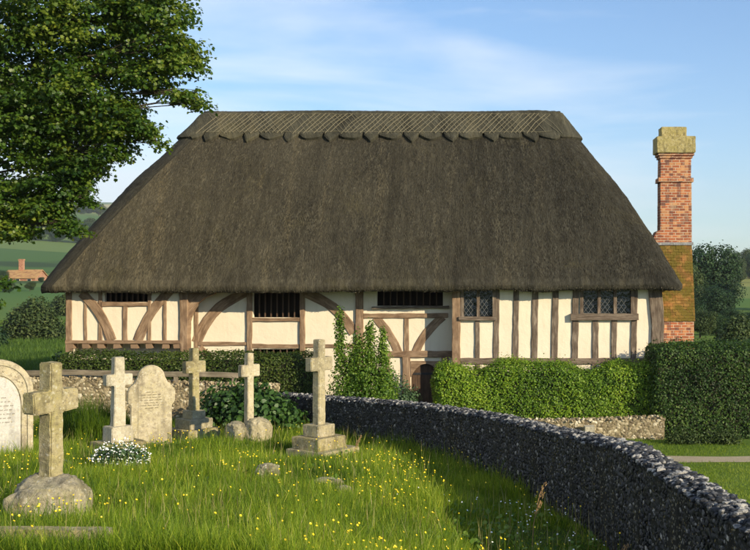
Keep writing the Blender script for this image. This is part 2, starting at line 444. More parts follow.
def build_terrain():
    rad = np.concatenate([[0.5], np.geomspace(3, 5200, 150)]); na = 400
    a = np.linspace(0, 2 * np.pi, na, endpoint=False)
    RR, AA = np.meshgrid(rad, a, indexing='ij')
    X = RR * np.sin(AA); Y = RR * np.cos(AA); Z = terrain_z(X, Y)
    V = np.stack([X, Y, Z], -1).reshape(-1, 3)
    i = np.arange(len(rad) - 1)[:, None]; k = np.arange(na)[None, :]
    q = np.stack([i * na + k, (i + 1) * na + k, (i + 1) * na + (k + 1) % na, i * na + (k + 1) % na], -1).reshape(-1, 4)[:, ::-1]
    o = np_mesh('ground', V, [q, np.arange(na)[None, ::-1]], M['terrain'], smooth=True)
    tag(o, 'green fields and lawn running out to the downs', 'ground', kind='structure')
build_terrain()

def build_churchyard():
    ds = np.linspace(-6, 26.1, 110); ks = np.linspace(0, 1, 90)
    DD, KK = np.meshgrid(ds, ks, indexing='ij')
    XW = np.interp(DD, D_WALL, X_WALL)
    X = XW - KK ** 1.3 * (30 + XW)
    Z = churchyard_z(X, DD)
    V = np.stack([X, DD, Z], -1).reshape(-1, 3); n = len(ks)
    i = np.arange(len(ds) - 1)[:, None]; k = np.arange(n - 1)[None, :]
    q = np.stack([i * n + k, i * n + k + 1, (i + 1) * n + k + 1, (i + 1) * n + k], -1).reshape(-1, 4)[:, ::-1]
    o = np_mesh('churchyard_ground', V, [q], M['churchyard'], smooth=True)
    tag(o, 'sloping turf of the raised churchyard', 'ground', kind='structure')
build_churchyard()

def build_path():
    xs = np.linspace(2.0, 26, 60)
    V = []
    for x in xs:
        w = 0.40 + 0.05 * math.sin(x * 2.1)
        c = 24.75 + 0.05 * math.sin(x * .9) + 0.015 * (x - 4) ** 2 * 0.3
        V += [(x, c - w, GARDEN + .006), (x, c + w, GARDEN + .006)]
    q = [(2 * i, 2 * i + 2, 2 * i + 3, 2 * i + 1) for i in range(len(xs) - 1)]
    o = np_mesh('path', V, [np.array(q)], M['path'])
    tag(o, 'pale gravel path crossing the lawn beyond the flint wall', 'path', kind='structure')
build_path()

# ------------------------------------------------------------------ foliage
STAR = np.array([(0, 0), (.26, .02), (.50, .22), (.34, .40), (.52, .66), (.22, .66), (0, 1.0), (-.22, .66), (-.52, .66), (-.34, .40), (-.50, .22), (-.26, .02)])
DIA = np.array([(0, 0), (.36, .45), (0, 1), (-.36, .45)])
OVAL = np.array([(0, 0), (.30, .28), (.30, .62), (0, 1), (-.30, .62), (-.30, .28)])
def leaves(name, P, N, size, tint, mat, parent=None, shape=DIA, droop=0.0, fold=0.18):
    """one leaf-shaped face at each point P, facing N"""
    P = np.asarray(P, float); n = len(P)
    N = unit(np.asarray(N, float))
    rv = rng.normal(size=(n, 3)); rv[:, 2] -= droop
    T = unit(np.cross(np.cross(N, rv), N)); B = np.cross(N, T)
    s = np.asarray(size, float)[:, None, None] * np.ones((n, 1, 1))
    k = len(shape)
    V = P[:, None, :] + s * (shape[None, :, 0:1] * B[:, None, :] + (shape[None, :, 1:2] - .4) * T[:, None, :]
                             + fold * np.abs(shape[None, :, 0:1]) * N[:, None, :])
    f = np.arange(n * k).reshape(n, k)
    return np_mesh(name, V.reshape(-1, 3), [f], mat, parent, tint=np.repeat(tint, k))

def fbm(P, s, seed=0.0):
    """cheap vectorised lumpy noise in about -1..1"""
    x, y, z = (P[:, i] * s + seed * (1.7 + i) for i in range(3))
    a = np.sin(x * 1.0 + 1.3 * np.sin(y * .9 + z * .7)) * np.cos(z * 1.1 + np.sin(x * .8))
    b = np.sin(x * 2.3 - y * 1.7 + 1.1) * np.sin(z * 2.1 + y * .6)
    c = np.sin(x * 4.7 + z * 3.9 + y * 2.2) * np.cos(z * 4.3 - x * 1.9)
    return (a + .6 * b + .35 * c) / 1.7

def hedge(name, x0, x1, y0, y1, z0, z1, leafm, n, size, label, cat='hedge', group=None, lump=0.12, topj=0.08, tshift=0.0, seed=1.0, rad=0.28, shape=DIA, zfun=None):
    root = empty(name, ((x0 + x1) / 2, (y0 + y1) / 2, z0), 0, label, cat, group)
    ox, oy, oz = root.location
    L, Dp, H = x1 - x0, y1 - y0, z1 - z0
    # core of twigs
    bm = bmesh.new(); bmesh.ops.create_cube(bm, size=1.0)
    bmesh.ops.scale(bm, vec=(L - .3, max(Dp - .3, .12), H - .2), verts=bm.verts)
    bmesh.ops.translate(bm, vec=(0, 0, (H - .2) / 2), verts=bm.verts)
    bm_obj(bm, 'branches', M['twig'], root)
    # leaves over the rounded box: front, back, top, ends
    areas = np.array([L * H, L * H * .45, L * Dp, Dp * H, Dp * H]); cnt = (n * areas / areas.sum()).astype(int)
    pts = []; nrm = []
    for side, c in enumerate(cnt):
        u = rng.random(c); v = rng.random(c)
        if side == 0: p = np.stack([u * L - L / 2, np.full(c, -Dp / 2), v * H], -1); nn = np.tile([0, -1, .25], (c, 1))
        elif side == 1: p = np.stack([u * L - L / 2, np.full(c, Dp / 2), v * H], -1); nn = np.tile([0, 1, .25], (c, 1))
        elif side == 2: p = np.stack([u * L - L / 2, v * Dp - Dp / 2, np.full(c, H)], -1); nn = np.tile([0, 0, 1.], (c, 1))
        elif side == 3: p = np.stack([np.full(c, -L / 2), u * Dp - Dp / 2, v * H], -1); nn = np.tile([-1, 0, .25], (c, 1))
        else: p = np.stack([np.full(c, L / 2), u * Dp - Dp / 2, v * H], -1); nn = np.tile([1, 0, .25], (c, 1))
        pts.append(p); nrm.append(nn.astype(float))
    P = np.concatenate(pts); N = np.concatenate(nrm)
    # round the edges of the box
    r = rad
    lo = np.array([-L / 2 + r, -Dp / 2 + min(r, Dp / 2 - .02), -9]); hi = np.array([L / 2 - r, Dp / 2 - min(r, Dp / 2 - .02), H - r])
    C = np.clip(P, lo, hi); dv = P - C; ln = np.linalg.norm(dv, axis=1, keepdims=True)
    P = C + dv / np.maximum(ln, 1e-6) * np.minimum(ln, r); N = unit(dv + N * .15)
    b = fbm(P, 1.9, seed) * lump + fbm(P, 6.0, seed + 2) * lump * .6 - np.maximum(fbm(P, 3.3, seed + 4) - .35, 0) * lump * 1.6
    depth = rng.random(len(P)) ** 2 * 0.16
    P = P + N * (b - depth + 0.03 + rng.normal(0, .02, len(P)))[:, None]
    if zfun is not None:
        P[:, 2] *= zfun(P[:, 0] + ox)
    P[:, 2] = np.maximum(P[:, 2] + np.where(P[:, 2] > H - .25, rng.normal(0, topj, len(P)) * (rng.random(len(P)) < .35), 0), .02)
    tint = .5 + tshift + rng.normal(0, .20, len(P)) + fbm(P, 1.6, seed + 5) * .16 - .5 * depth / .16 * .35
    Nf = N + rng.normal(0, .55, N.shape) + np.array([0, 0, .25])
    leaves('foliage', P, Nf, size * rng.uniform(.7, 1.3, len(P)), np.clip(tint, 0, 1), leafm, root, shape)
    return root

def blob_points(lobes, n, shell=0.6):
    """points in a union of ellipsoids (x,y,z,rx,ry,rz)"""
    L = np.array(lobes, float); w = L[:, 3] * L[:, 5]; idx = rng.choice(len(L), n, p=w / w.sum())
    d = unit(rng.normal(size=(n, 3))); rr = 1 - shell * rng.random(n) ** 1.6
    off = d * rr[:, None]
    off *= (1 + .16 * fbm(d * 2.3 + L[idx, :3] * .7, 2.0, 1.0))[:, None]
    return L[idx, :3] + off * L[idx, 3:], d, rr

def bush(name, loc, lobes, leafm, n, size, label, cat='bush', group=None, shape=OVAL, stems=9, tshift=0.0, shell=.6, stemr=.018, partname='foliage'):
    root = empty(name, loc, 0, label, cat, group)
    P, Dn, rr = blob_points(lobes, n, shell)
    P = P[P[:, 2] > 0.02 - 0 * P[:, 2]] if False else P
    keep = P[:, 2] > .01; P, Dn, rr = P[keep], Dn[keep], rr[keep]
    P = P + rng.normal(0, size * .6, P.shape)
    tint = .5 + tshift + rng.normal(0, .2, len(P)) + .1 * fbm(P, 2.0, 3)
    leaves(partname, P, Dn + rng.normal(0, .6, P.shape) + np.array([0, 0, .35]), size * rng.uniform(.6, 1.35, len(P)), np.clip(tint, 0, 1), leafm, root, shape, droop=.3)
    mb = MB()
    for i in range(stems):
        l = lobes[i % len(lobes)]
        tgt = Vector((l[0] + random.uniform(-.4, .4) * l[3], l[1] + random.uniform(-.4, .4) * l[4], l[2] + random.uniform(0, .6) * l[5]))
        b = Vector((tgt.x * .3, tgt.y * .3, -.05)); mid = (b + tgt) / 2 + Vector((random.uniform(-.1, .1), random.uniform(-.1, .1), .05)) * l[3]
        mb.tube([b, mid, tgt], [stemr, stemr * .7, stemr * .25], 5)
    mb.build('stems', M['twig'], root)
    return root

# ------------------------------------------------------------------ THE HOUSE
YF, YR = 30.0, 30.58         # front wall plane, recessed hall plane
S0, S1 = F / YF, F / YR
def fx(px, y=YF): return (px - 500) * y / F
def fz(py, y=YF): return CAMZ - (py - 270) * y / F

house = empty('thatched_house', (-4, 33.6, GARDEN), 0, 'long timber-framed house with cream plaster panels under a huge hipped thatched roof', 'house')
HL = Vector(house.location)
def on_house(o, parent=None):
    """world-built mesh: hang it under the house without moving it"""
    o.parent = parent or house
    if parent is None: o.location = -HL
    return o

def wall_panel(mb, x0, x1, z0, z1, y, th, holes):
    xs = sorted({x0, x1, *[h[0] for h in holes], *[h[1] for h in holes]}); zs = sorted({z0, z1, *[h[2] for h in holes], *[h[3] for h in holes]})
    def hole(cx, cz_): return any(h[0] < cx < h[1] and h[2] < cz_ < h[3] for h in holes)
    for i in range(len(xs) - 1):
        for k in range(len(zs) - 1):
            a, b, c, d = xs[i], xs[i + 1], zs[k], zs[k + 1]
            if hole((a + b) / 2, (c + d) / 2): continue
            mb.add([(a, y, c), (b, y, c), (b, y, d), (a, y, d)], [(0, 1, 2, 3)])
            mb.add([(a, y + th, c), (b, y + th, c), (b, y + th, d), (a, y + th, d)], [(3, 2, 1, 0)])
    for h in holes:
        a, b, c, d = h
        p = [(a, y, c), (b, y, c), (b, y, d), (a, y, d)]; q = [(r[0], y + th, r[2]) for r in p]
        mb.add(p + q, [(0, 4, 5, 1), (1, 5, 6, 2), (2, 6, 7, 3), (3, 7, 4, 0)])

XL, XA, XB, XR = fx(66.5), fx(184), fx(456), fx(662)     # left corner, end of left jetty, start of right bay, right corner
ZT = 3.45; ZG = GARDEN - .1; YB = 37.0
ZJ = fz(343.5)                                           # underside of left jetty
hole_l = (fx(104.5), fx(148.5), fz(302), fz(287.5))
hole_m = (fx(253, YR), fx(300, YR), fz(317.5, YR), fz(286, YR))
hole_ml = (fx(253, YR), fx(300, YR), fz(368, YR), fz(349, YR))
hole_r = (fx(377, YR), fx(443, YR), fz(306, YR), fz(286, YR))
hole_d = (fx(411, YR), fx(441, YR), ZG, fz(361, YR))
hole_w1 = (fx(463.5), fx(493), fz(316.5), fz(288))
hole_w2 = (fx(583), fx(631), fz(313.5), fz(287))
def build_walls():
    def part(fn):
        mb = MB(); fn(mb); o = mb.build('wall', M['plaster']); on_house(o); return o
    def left(mb):
        wall_panel(mb, XL, XA, ZJ, ZT, YF, .16, [hole_l])
        mb.box(XL, XL + .16, YF + .162, YB, ZG, ZT)
        mb.box(XL + .165, XA - .002, YF + .5, YF + .64, ZG, ZJ - .005)
        mb.box(XA - .16, XA, YF + .163, YF + 1.2, ZG, ZT)
        mb.box(XL + .17, XA - .17, YF + .004, YF + .66, ZJ + .004, ZJ + .08)
    def mid(mb):
        wall_panel(mb, XA + .003, XB - .003, ZG, ZT, YR, .16, [hole_m, hole_ml, hole_r, hole_d])
    def right(mb):
        wall_panel(mb, XB, XR, ZG, ZT, YF, .16, [hole_w1, hole_w2])
        mb.box(XB, XB + .16, YF + .162, YF + 1.2, ZG, ZT)
        mb.box(XR - .16, XR, YF + .162, YB, ZG, ZT)
    def back(mb):
        mb.box(XL + .17, XR - .17, YB - .16, YB, ZG, ZT)
    for f in (left, mid, right, back): part(f)
    mb = MB()     # dim inside: floor and partition keep daylight from running through
    mb.box(XL + .2, XR - .2, YF + 2.2, YF + 2.3, ZG, ZT + .6)
    o = mb.build('partition', M['room']); on_house(o)
build_walls()

_tk = [0]
def timber(name, path, width, y=YF, proud=.03, back=.04, mat='timber', parent=None, jit=.010, px=True, wend=None):
    """a sawn oak piece following path [(px,py)...] on the wall plane y; width in photo pixels"""
    _tk[0] += 1
    pr = proud + .0021 * (_tk[0] % 9)
    pts = [Vector((fx(a, y), fz(b, y))) for a, b in path] if px else [Vector(p) for p in path]
    w0 = width * y / F if px else width
    w1 = (wend * y / F if px else wend) if wend else w0
    # resample
    out = [pts[0]]
    seglen = [(pts[i + 1] - pts[i]).length for i in range(len(pts) - 1)]; tot = sum(seglen)
    n = max(2, int(tot / .22))
    res = []
    for k in range(n + 1):
        s = tot * k / n; i = 0
        while i < len(seglen) - 1 and s > seglen[i]: s -= seglen[i]; i += 1
        res.append(pts[i].lerp(pts[i + 1], min(1, s / max(seglen[i], 1e-6))))
    for _ in range(2):
        if len(pts) > 2:
            res = [res[0]] + [(res[i - 1] + 2 * res[i] + res[i + 1]) / 4 for i in range(1, len(res) - 1)] + [res[-1]]
    V = []; UV = []; off = random.uniform(0, 40); s = 0
    for i, p in enumerate(res):
        t = (res[min(i + 1, len(res) - 1)] - res[max(i - 1, 0)]).normalized(); nv = Vector((t.y, -t.x))
        w = (w0 + (w1 - w0) * i / (len(res) - 1)) / 2
        a = w + random.uniform(-jit, jit); b = w + random.uniform(-jit, jit)
        ch = .012
        if i: s += (p - res[i - 1]).length
        for q, yy in ((-a, y + back), (-a, y - pr + ch), (-a + ch, y - pr), (b - ch, y - pr), (b, y - pr + ch), (b, y + back)):
            c = p + nv * q; V.append((c.x, yy, c.y)); UV.append((off + q, off + s))
    fs = []
    m = 6
    for i in range(len(res) - 1):
        for k in range(m): fs.append((i * m + k, i * m + (k + 1) % m, (i + 1) * m + (k + 1) % m, (i + 1) * m + k))
    e = (len(res) - 1) * m
    caps = [tuple(range(m)), tuple(e + k for k in range(m - 1, -1, -1))]
    o = np_mesh(name, V, [np.array(fs), np.array(caps)], M[mat], None, uv=UV)
    bm = bmesh.new(); bm.from_mesh(o.data); bmesh.ops.recalc_face_normals(bm, faces=bm.faces[:]); bm.to_mesh(o.data); bm.free()
    return on_house(o, parent)

def build_frame_left():
    T = timber
    T('post', [(69, 287), (69, 352)], 6.2, proud=.045)
    T('stud', [(85.6, 290), (85.6, 340.5)], 3.2)
    T('stud', [(100.5, 288), (100.5, 340.5)], 3.8)
    T('stud', [(125.3, 304), (125.3, 340.5)], 4.5)
    T('stud', [(149.8, 288), (149.4, 340.5)], 3.2)
    T('stud', [(165.2, 288), (165.2, 340.5)], 3.6)
    T('rail', [(102.3, 304.2), (148.2, 304.2)], 4.4, proud=.034)
    T('brace', [(82, 293), (92, 302), (99.5, 312), (105, 322), (109, 332), (112, 340.5)], 9, proud=.037)
    T('brace', [(172, 288), (162, 299), (153.5, 309), (147, 319), (142, 330), (138, 340.5)], 9.5, proud=.037)
    T('post', [(184, 287), (184.3, 352)], 8.4, proud=.06, wend=7.6, back=.3)
    T('plate', [(66, 342), (181, 342)], 3.4, proud=.06, back=.3, jit=.006)
    T('wall_plate', [(66, 289.5), (188, 289.5)], 4, proud=.02)
    for x in (71, 86, 100.8, 117.3, 134.5, 149.4, 166, 177):
        # jetty joists run back into the room; their ends show below the plate
        o = MB(); w = .088; cx = fx(x); z1 = fz(343.8); z0 = z1 - .125
        o.box(cx - w, cx + w, YF - .05, YF + .22, z0, z1 - .004, .012)
        on_house(o.build('joist', M['timber']))
build_frame_left()

def prism(outline, y0, y1):
    bm = bmesh.new()
    a = [bm.verts.new((x, y0, z)) for x, z in outline]; b = [bm.verts.new((x, y1, z)) for x, z in outline]
    n = len(a); bm.faces.new(a); bm.faces.new(b[::-1])
    for i in range(n): bm.faces.new((a[i], b[i], b[(i + 1) % n], a[(i + 1) % n]))
    return bm
def build_frame_hall():
    def T(*a, **k): return timber(*a, y=YR, **k)
    T('stud', [(196.5, 290), (196.5, 352)], 4)
    T('brace', [(197, 342), (201.5, 330), (207.5, 320), (215, 310.5), (226, 302), (247, 291)], 10, proud=.024)
    br = [(187.6, 326), (190, 317), (193.5, 309.5), (197.5, 303.5), (204, 298), (214, 294), (214, 286), (187.6, 286)]
    bm = prism([(fx(a), fz(b)) for a, b in br], YF + .04, YF + .26)
    o = on_house(bm_obj(bm, 'bracket', M['timber'])); ul = o.data.uv_layers.new(name='UVMap')
    for l in o.data.loops: c = o.data.vertices[l.vertex_index].co; ul.data[l.index].uv = ((c.x - c.z) * .7, (c.x + c.z) * .7 + c.y)
    T('rail', [(198.5, 343.8), (247, 343.8)], 3.8)
    T('post', [(249.8, 288), (249.5, 372)], 5.4, proud=.05)
    T('post', [(302.6, 288), (302.6, 372)], 5.4, proud=.05)
    T('rail', [(252.3, 319.6), (300, 319.6)], 3.6, proud=.06)
    T('rail', [(252.3, 346), (300, 346.6)], 4.4)
    T('rail', [(252.3, 369), (300, 369)], 4)
    T('rail', [(305.2, 346), (356, 346)], 3.8)
    T('brace', [(304, 292), (322, 299.5), (335, 308), (344, 317), (354, 333)], 10, proud=.024)
    T('brace', [(200, 347), (212, 360)], 6)
    T('post', [(359.5, 288), (359.8, 400)], 8, proud=.06)
    T('rail', [(363.8, 315.8), (448, 315.4)], 4.6, proud=.04)
    T('rail', [(372, 307.6), (449, 307.2)], 2.6, proud=.10, mat='timber_grey')
    T('brace', [(375.5, 317), (381, 323), (387.5, 331), (394, 341), (398.5, 352.5)], 8.4, proud=.022)
    T('stud', [(406.4, 318), (406.4, 351.5)], 5)
    T('brace', [(443, 316.5), (435.5, 322.5), (427.5, 331), (420, 341), (415.5, 352.5)], 8.4, proud=.022)
    T('rail', [(386, 354), (453, 354)], 6.2, proud=.065)
    T('stud', [(388, 357), (388, 405)], 4)
    # mullions of the unglazed openings
    for (h, n) in ((hole_m, 7), (hole_ml, 6), (hole_r, 9)):
        for i in range(1, n + 1):
            x = h[0] + (h[1] - h[0]) * i / (n + 1)
            mb = MB(); mb.box(x - .018, x + .018, YR + .05, YR + .10, h[2], h[3], .004)
            on_house(mb.build('mullion', M['dark_oak']))
    h = hole_l
    for i in range(1, 8):
        x = h[0] + (h[1] - h[0]) * i / 8
        mb = MB(); mb.box(x - .018, x + .018, YF + .03, YF + .08, h[2], h[3], .004)
        on_house(mb.build('mullion', M['dark_oak']))
build_frame_hall()

def build_door():
    x0, x1, zt = hole_d[0], hole_d[1], hole_d[3]
    T = timber
    T('door_post', [(406.5, 357), (406.5, 425)], 8, y=YR, proud=.055)
    T('door_post', [(445, 357), (445, 425)], 7, y=YR, proud=.05)
    # solid arched head cut out of a board
    bm = bmesh.new(); n = 16; cx = (x0 + x1) / 2; hw = (x1 - x0) / 2; rise = .38
    zs = zt - .02
    top = []; arch = []
    for i in range(n + 1):
        u = -1 + 2 * i / n
        arch.append((cx + u * hw, zs - .06 - rise * abs(u) ** 2.2)); top.append((cx + u * hw, zt - .004))
    for yy in (YR - .03, YR + .08):
        for p in arch + top: bm.verts.new((p[0], yy, p[1]))
    bm.verts.ensure_lookup_table(); k = 2 * (n + 1)
    V = bm.verts
    for i in range(n):
        bm.faces.new((V[i], V[i + 1], V[n + 2 + i], V[n + 1 + i]))
        bm.faces.new((V[k + i + 1], V[k + i], V[k + n + 1 + i], V[k + n + 2 + i]))
        bm.faces.new((V[i + 1], V[i], V[k + i], V[k + i + 1]))
        bm.faces.new((V[n + 1 + i], V[n + 2 + i], V[k + n + 2 + i], V[k + n + 1 + i]))
    o = bm_obj(bm, 'door_arch', M['timber']); on_house(o)
    uvl = o.data.uv_layers.new(name='UVMap')
    for l in o.data.loops: c = o.data.vertices[l.vertex_index].co; uvl.data[l.index].uv = (c.z, c.x)
    dr = bpy.data.objects.new('door', None); link(dr); on_house(dr)
    nb = 5; 
    for i in range(nb):
        a = x0 + .01 + (x1 - x0 - .02) * i / nb; b = x0 + .01 + (x1 - x0 - .02) * (i + 1) / nb - .008
        mb = MB(); mb.box(a, b, YR + .10 + .004 * (i % 2), YR + .14, ZG + .1, zt - .03, .003)
        o = mb.build('plank', M['dark_oak']); o.parent = dr
        uvl = o.data.uv_layers.new(name='UVMap')
        for l in o.data.loops: c = o.data.vertices[l.vertex_index].co; uvl.data[l.index].uv = (c.x + i * 3, c.z)
    for zz in (ZG + .5, ZG + 1.5):
        mb = MB(); mb.box(x0 + .02, x1 - .15, YR + .085, YR + .099, zz, zz + .06); o = mb.build('hinge', M['iron']); o.parent = dr
    mb = MB(); mb.tube([(x0 + .12, YR + .06, ZG + 1.05), (x0 + .12, YR + .05, ZG + 1.15), (x0 + .12, YR + .06, ZG + 1.25)], .012); o = mb.build('handle', M['iron']); o.parent = dr
    mb = MB(); mb.box(x0 - .1, x1 + .1, YR - .45, YR - .05, ZG, GARDEN + .14, .01); on_house(mb.build('doorstep', M['stone']))
build_door()

def leaded_window(h, lights, sill_px, frame_w=.085):
    """casement window > frame pieces, panes, lead lattice, sill"""
    x0, x1, z0, z1 = h
    w = bpy.data.objects.new('window', None); link(w); on_house(w)
    y = YF
    def fr(name, a, b, c, d, yy0, yy1, mat='timber_grey'):
        mb = MB(); mb.box(a, b, yy0, yy1, c, d, .004); o = mb.build(name, M[mat]); o.parent = w
        ul = o.data.uv_layers.new(name='UVMap'); vert = (d - c) > (b - a); of = random.uniform(0, 9)
        for l in o.data.loops:
            q = o.data.vertices[l.vertex_index].co; ul.data[l.index].uv = (q.x + of, q.z) if vert else (q.z + of, q.x)
        return o
    fr('frame', x0 - frame_w, x0 + .01, z0, z1, y - .075, y + .05)
    fr('frame', x1 - .01, x1 + frame_w, z0, z1, y - .078, y + .05)
    n = lights; lw = (x1 - x0) / n
    for i in range(n):
        a = x0 + i * lw + (.045 if i else .012); b = x0 + (i + 1) * lw - (.045 if i < n - 1 else .012)
        if i: fr('mullion', x0 + i * lw - .043, x0 + i * lw + .043, z0, z1, y - .058, y + .04)
        mb = MB(); mb.box(a, b, y + .03, y + .036, z0 + .01, z1); mb.build('pane', M['glass']).parent = w
        # diamond lead lattice
        mb = MB(); nx = 3; dx = (b - a) / 2.9; dz = dx * 1.35; H = z1 - z0 - .01; sl = dz / dx
        for sgn in (1, -1):
            k = -40
            while k < 40:
                # line z = sgn*sl*(x-a) + k*dz, clip to rect
                pts = []
                for (xx, zz) in ((a, k * dz), (b, sgn * sl * (b - a) + k * dz)): pts.append((xx, zz))
                (xa, za), (xb, zb) = pts
                t0, t1 = 0.0, 1.0; dzz = zb - za
                if abs(dzz) > 1e-9:
                    ta, tb = (0 - za) / dzz, (H - za) / dzz
                    t0, t1 = max(0, min(ta, tb)), min(1, max(ta, tb))
                if t1 - t0 > .02:
                    p = Vector((xa + (xb - xa) * t0, y + .026, z0 + .01 + za + dzz * t0)); q = Vector((xa + (xb - xa) * t1, y + .026, z0 + .01 + za + dzz * t1))
                    mb.tube([p, q], .0058, 4)
                k += 1
        mb.build('leading', M['leading']).parent = w
    a, b, c, d = sill_px
    fr('sill', fx(a), fx(b), fz(d), fz(c), y - .13, y + .04)
    fr('lintel', x0 - .12, x1 + .12, z1 - .03, z1 + .14, y - .052, y + .05)
    return w

def build_frame_right():
    T = timber
    T('post', [(456.3, 287), (456.3, 400)], 8.2, proud=.06, mat='timber', back=.3)
    leaded_window(hole_w1, 2, (459, 497, 316.5, 320))
    leaded_window(hole_w2, 3, (570.5, 638, 313.6, 320))
    G = 'timber_grey'
    T('stud', [(477.3, 320), (477.5, 358.5)], 4.8, mat=G)
    T('stud', [(496.8, 287), (495.8, 358.5)], 5.6, mat=G)
    T('stud', [(516.3, 287), (515.2, 358.5)], 5.8, mat=G)
    T('stud', [(535.4, 287), (534.2, 358.5)], 6.2, mat=G)
    T('stud', [(555.8, 287), (554.2, 358.5)], 6.6, mat=G)
    T('stud', [(575.8, 287), (574.6, 358.5)], 6.6, mat=G)
    T('stud', [(595.5, 320), (595.2, 358.5)], 6, mat=G)
    T('stud', [(614.3, 320), (613.8, 358.5)], 5.4, mat=G)
    T('stud', [(634.8, 287), (633.3, 358.5)], 5.8, mat=G)
    T('post', [(655, 287), (657.5, 320), (657.5, 420)], 13.5, proud=.055, mat=G, wend=11, back=.12)
    T('rail', [(460.5, 361), (651, 361)], 6, proud=.05, mat=G)
    for x in (478, 515, 554, 594, 633): T('stud', [(x, 364), (x, 390)], 5, mat=G)
    T('sill_beam', [(460.5, 392), (651, 392)], 5, proud=.05, mat=G)
build_frame_right()

# ---------------------------------------------------------------- thatch
EX0, EX1, EY0, EY1 = -13.05, 5.20, 29.46, 37.74
RX0, RX1, RYC, RH = -9.50, 1.95, 33.6, .26
ZE, ZR = 3.00, 8.52
def ring_pts(x0, x1, y0, y1, r, nf, ns, nc):
    pts = []
    def lin(p, q, n): return [(p[0] + (q[0] - p[0]) * i / n, p[1] + (q[1] - p[1]) * i / n) for i in range(n)]
    def arc(c, a0, n): return [(c[0] + r * math.cos(a0 + math.pi / 2 * i / n), c[1] + r * math.sin(a0 + math.pi / 2 * i / n)) for i in range(n)]
    pts += lin((x0 + r, y0), (x1 - r, y0), nf); pts += arc((x1 - r, y0 + r), -math.pi / 2, nc)
    pts += lin((x1, y0 + r), (x1, y1 - r), ns); pts += arc((x1 - r, y1 - r), 0, nc)
    pts += lin((x1 - r, y1), (x0 + r, y1), nf // 2); pts += arc((x0 + r, y1 - r), math.pi / 2, nc)
    pts += lin((x0, y1 - r), (x0, y0 + r), ns); pts += arc((x0 + r, y0 + r), math.pi, nc)
    return np.array(pts)
def hull(t, nf, ns, nc):
    lp = lambda a, b: a + (b - a) * t
    bl = .20 * math.sin(math.pi * t)
    e_ = max(0.0, (t - .86) / .14)
    bx = .24 * math.sin(math.pi * min(1, t * 1.0)) - .02 * e_ ** 2.5
    hy = (EY1 - EY0) / 2 + (RH - (EY1 - EY0) / 2) * t + bl
    r = min(.50 + .22 * math.sin(math.pi * t * .9), hy - .02)
    if t >= .97: r = min(r, hy - .02)
    return ring_pts(lp(EX0, RX0) - bx, lp(EX1, RX1) + bx, RYC - hy, RYC + hy, r, nf, ns, nc), ZE + .16 + (ZR - ZE - .16) * t
NFR, NSD, NCR = 420, 90, 18
def su_coord(pts):
    """coordinate that runs along the eaves, so that streaks run down the slope"""
    d = np.linalg.norm(np.diff(np.concatenate([pts, pts[:1]]), axis=0), axis=1); s = np.concatenate([[0], np.cumsum(d)[:-1]])
    return s
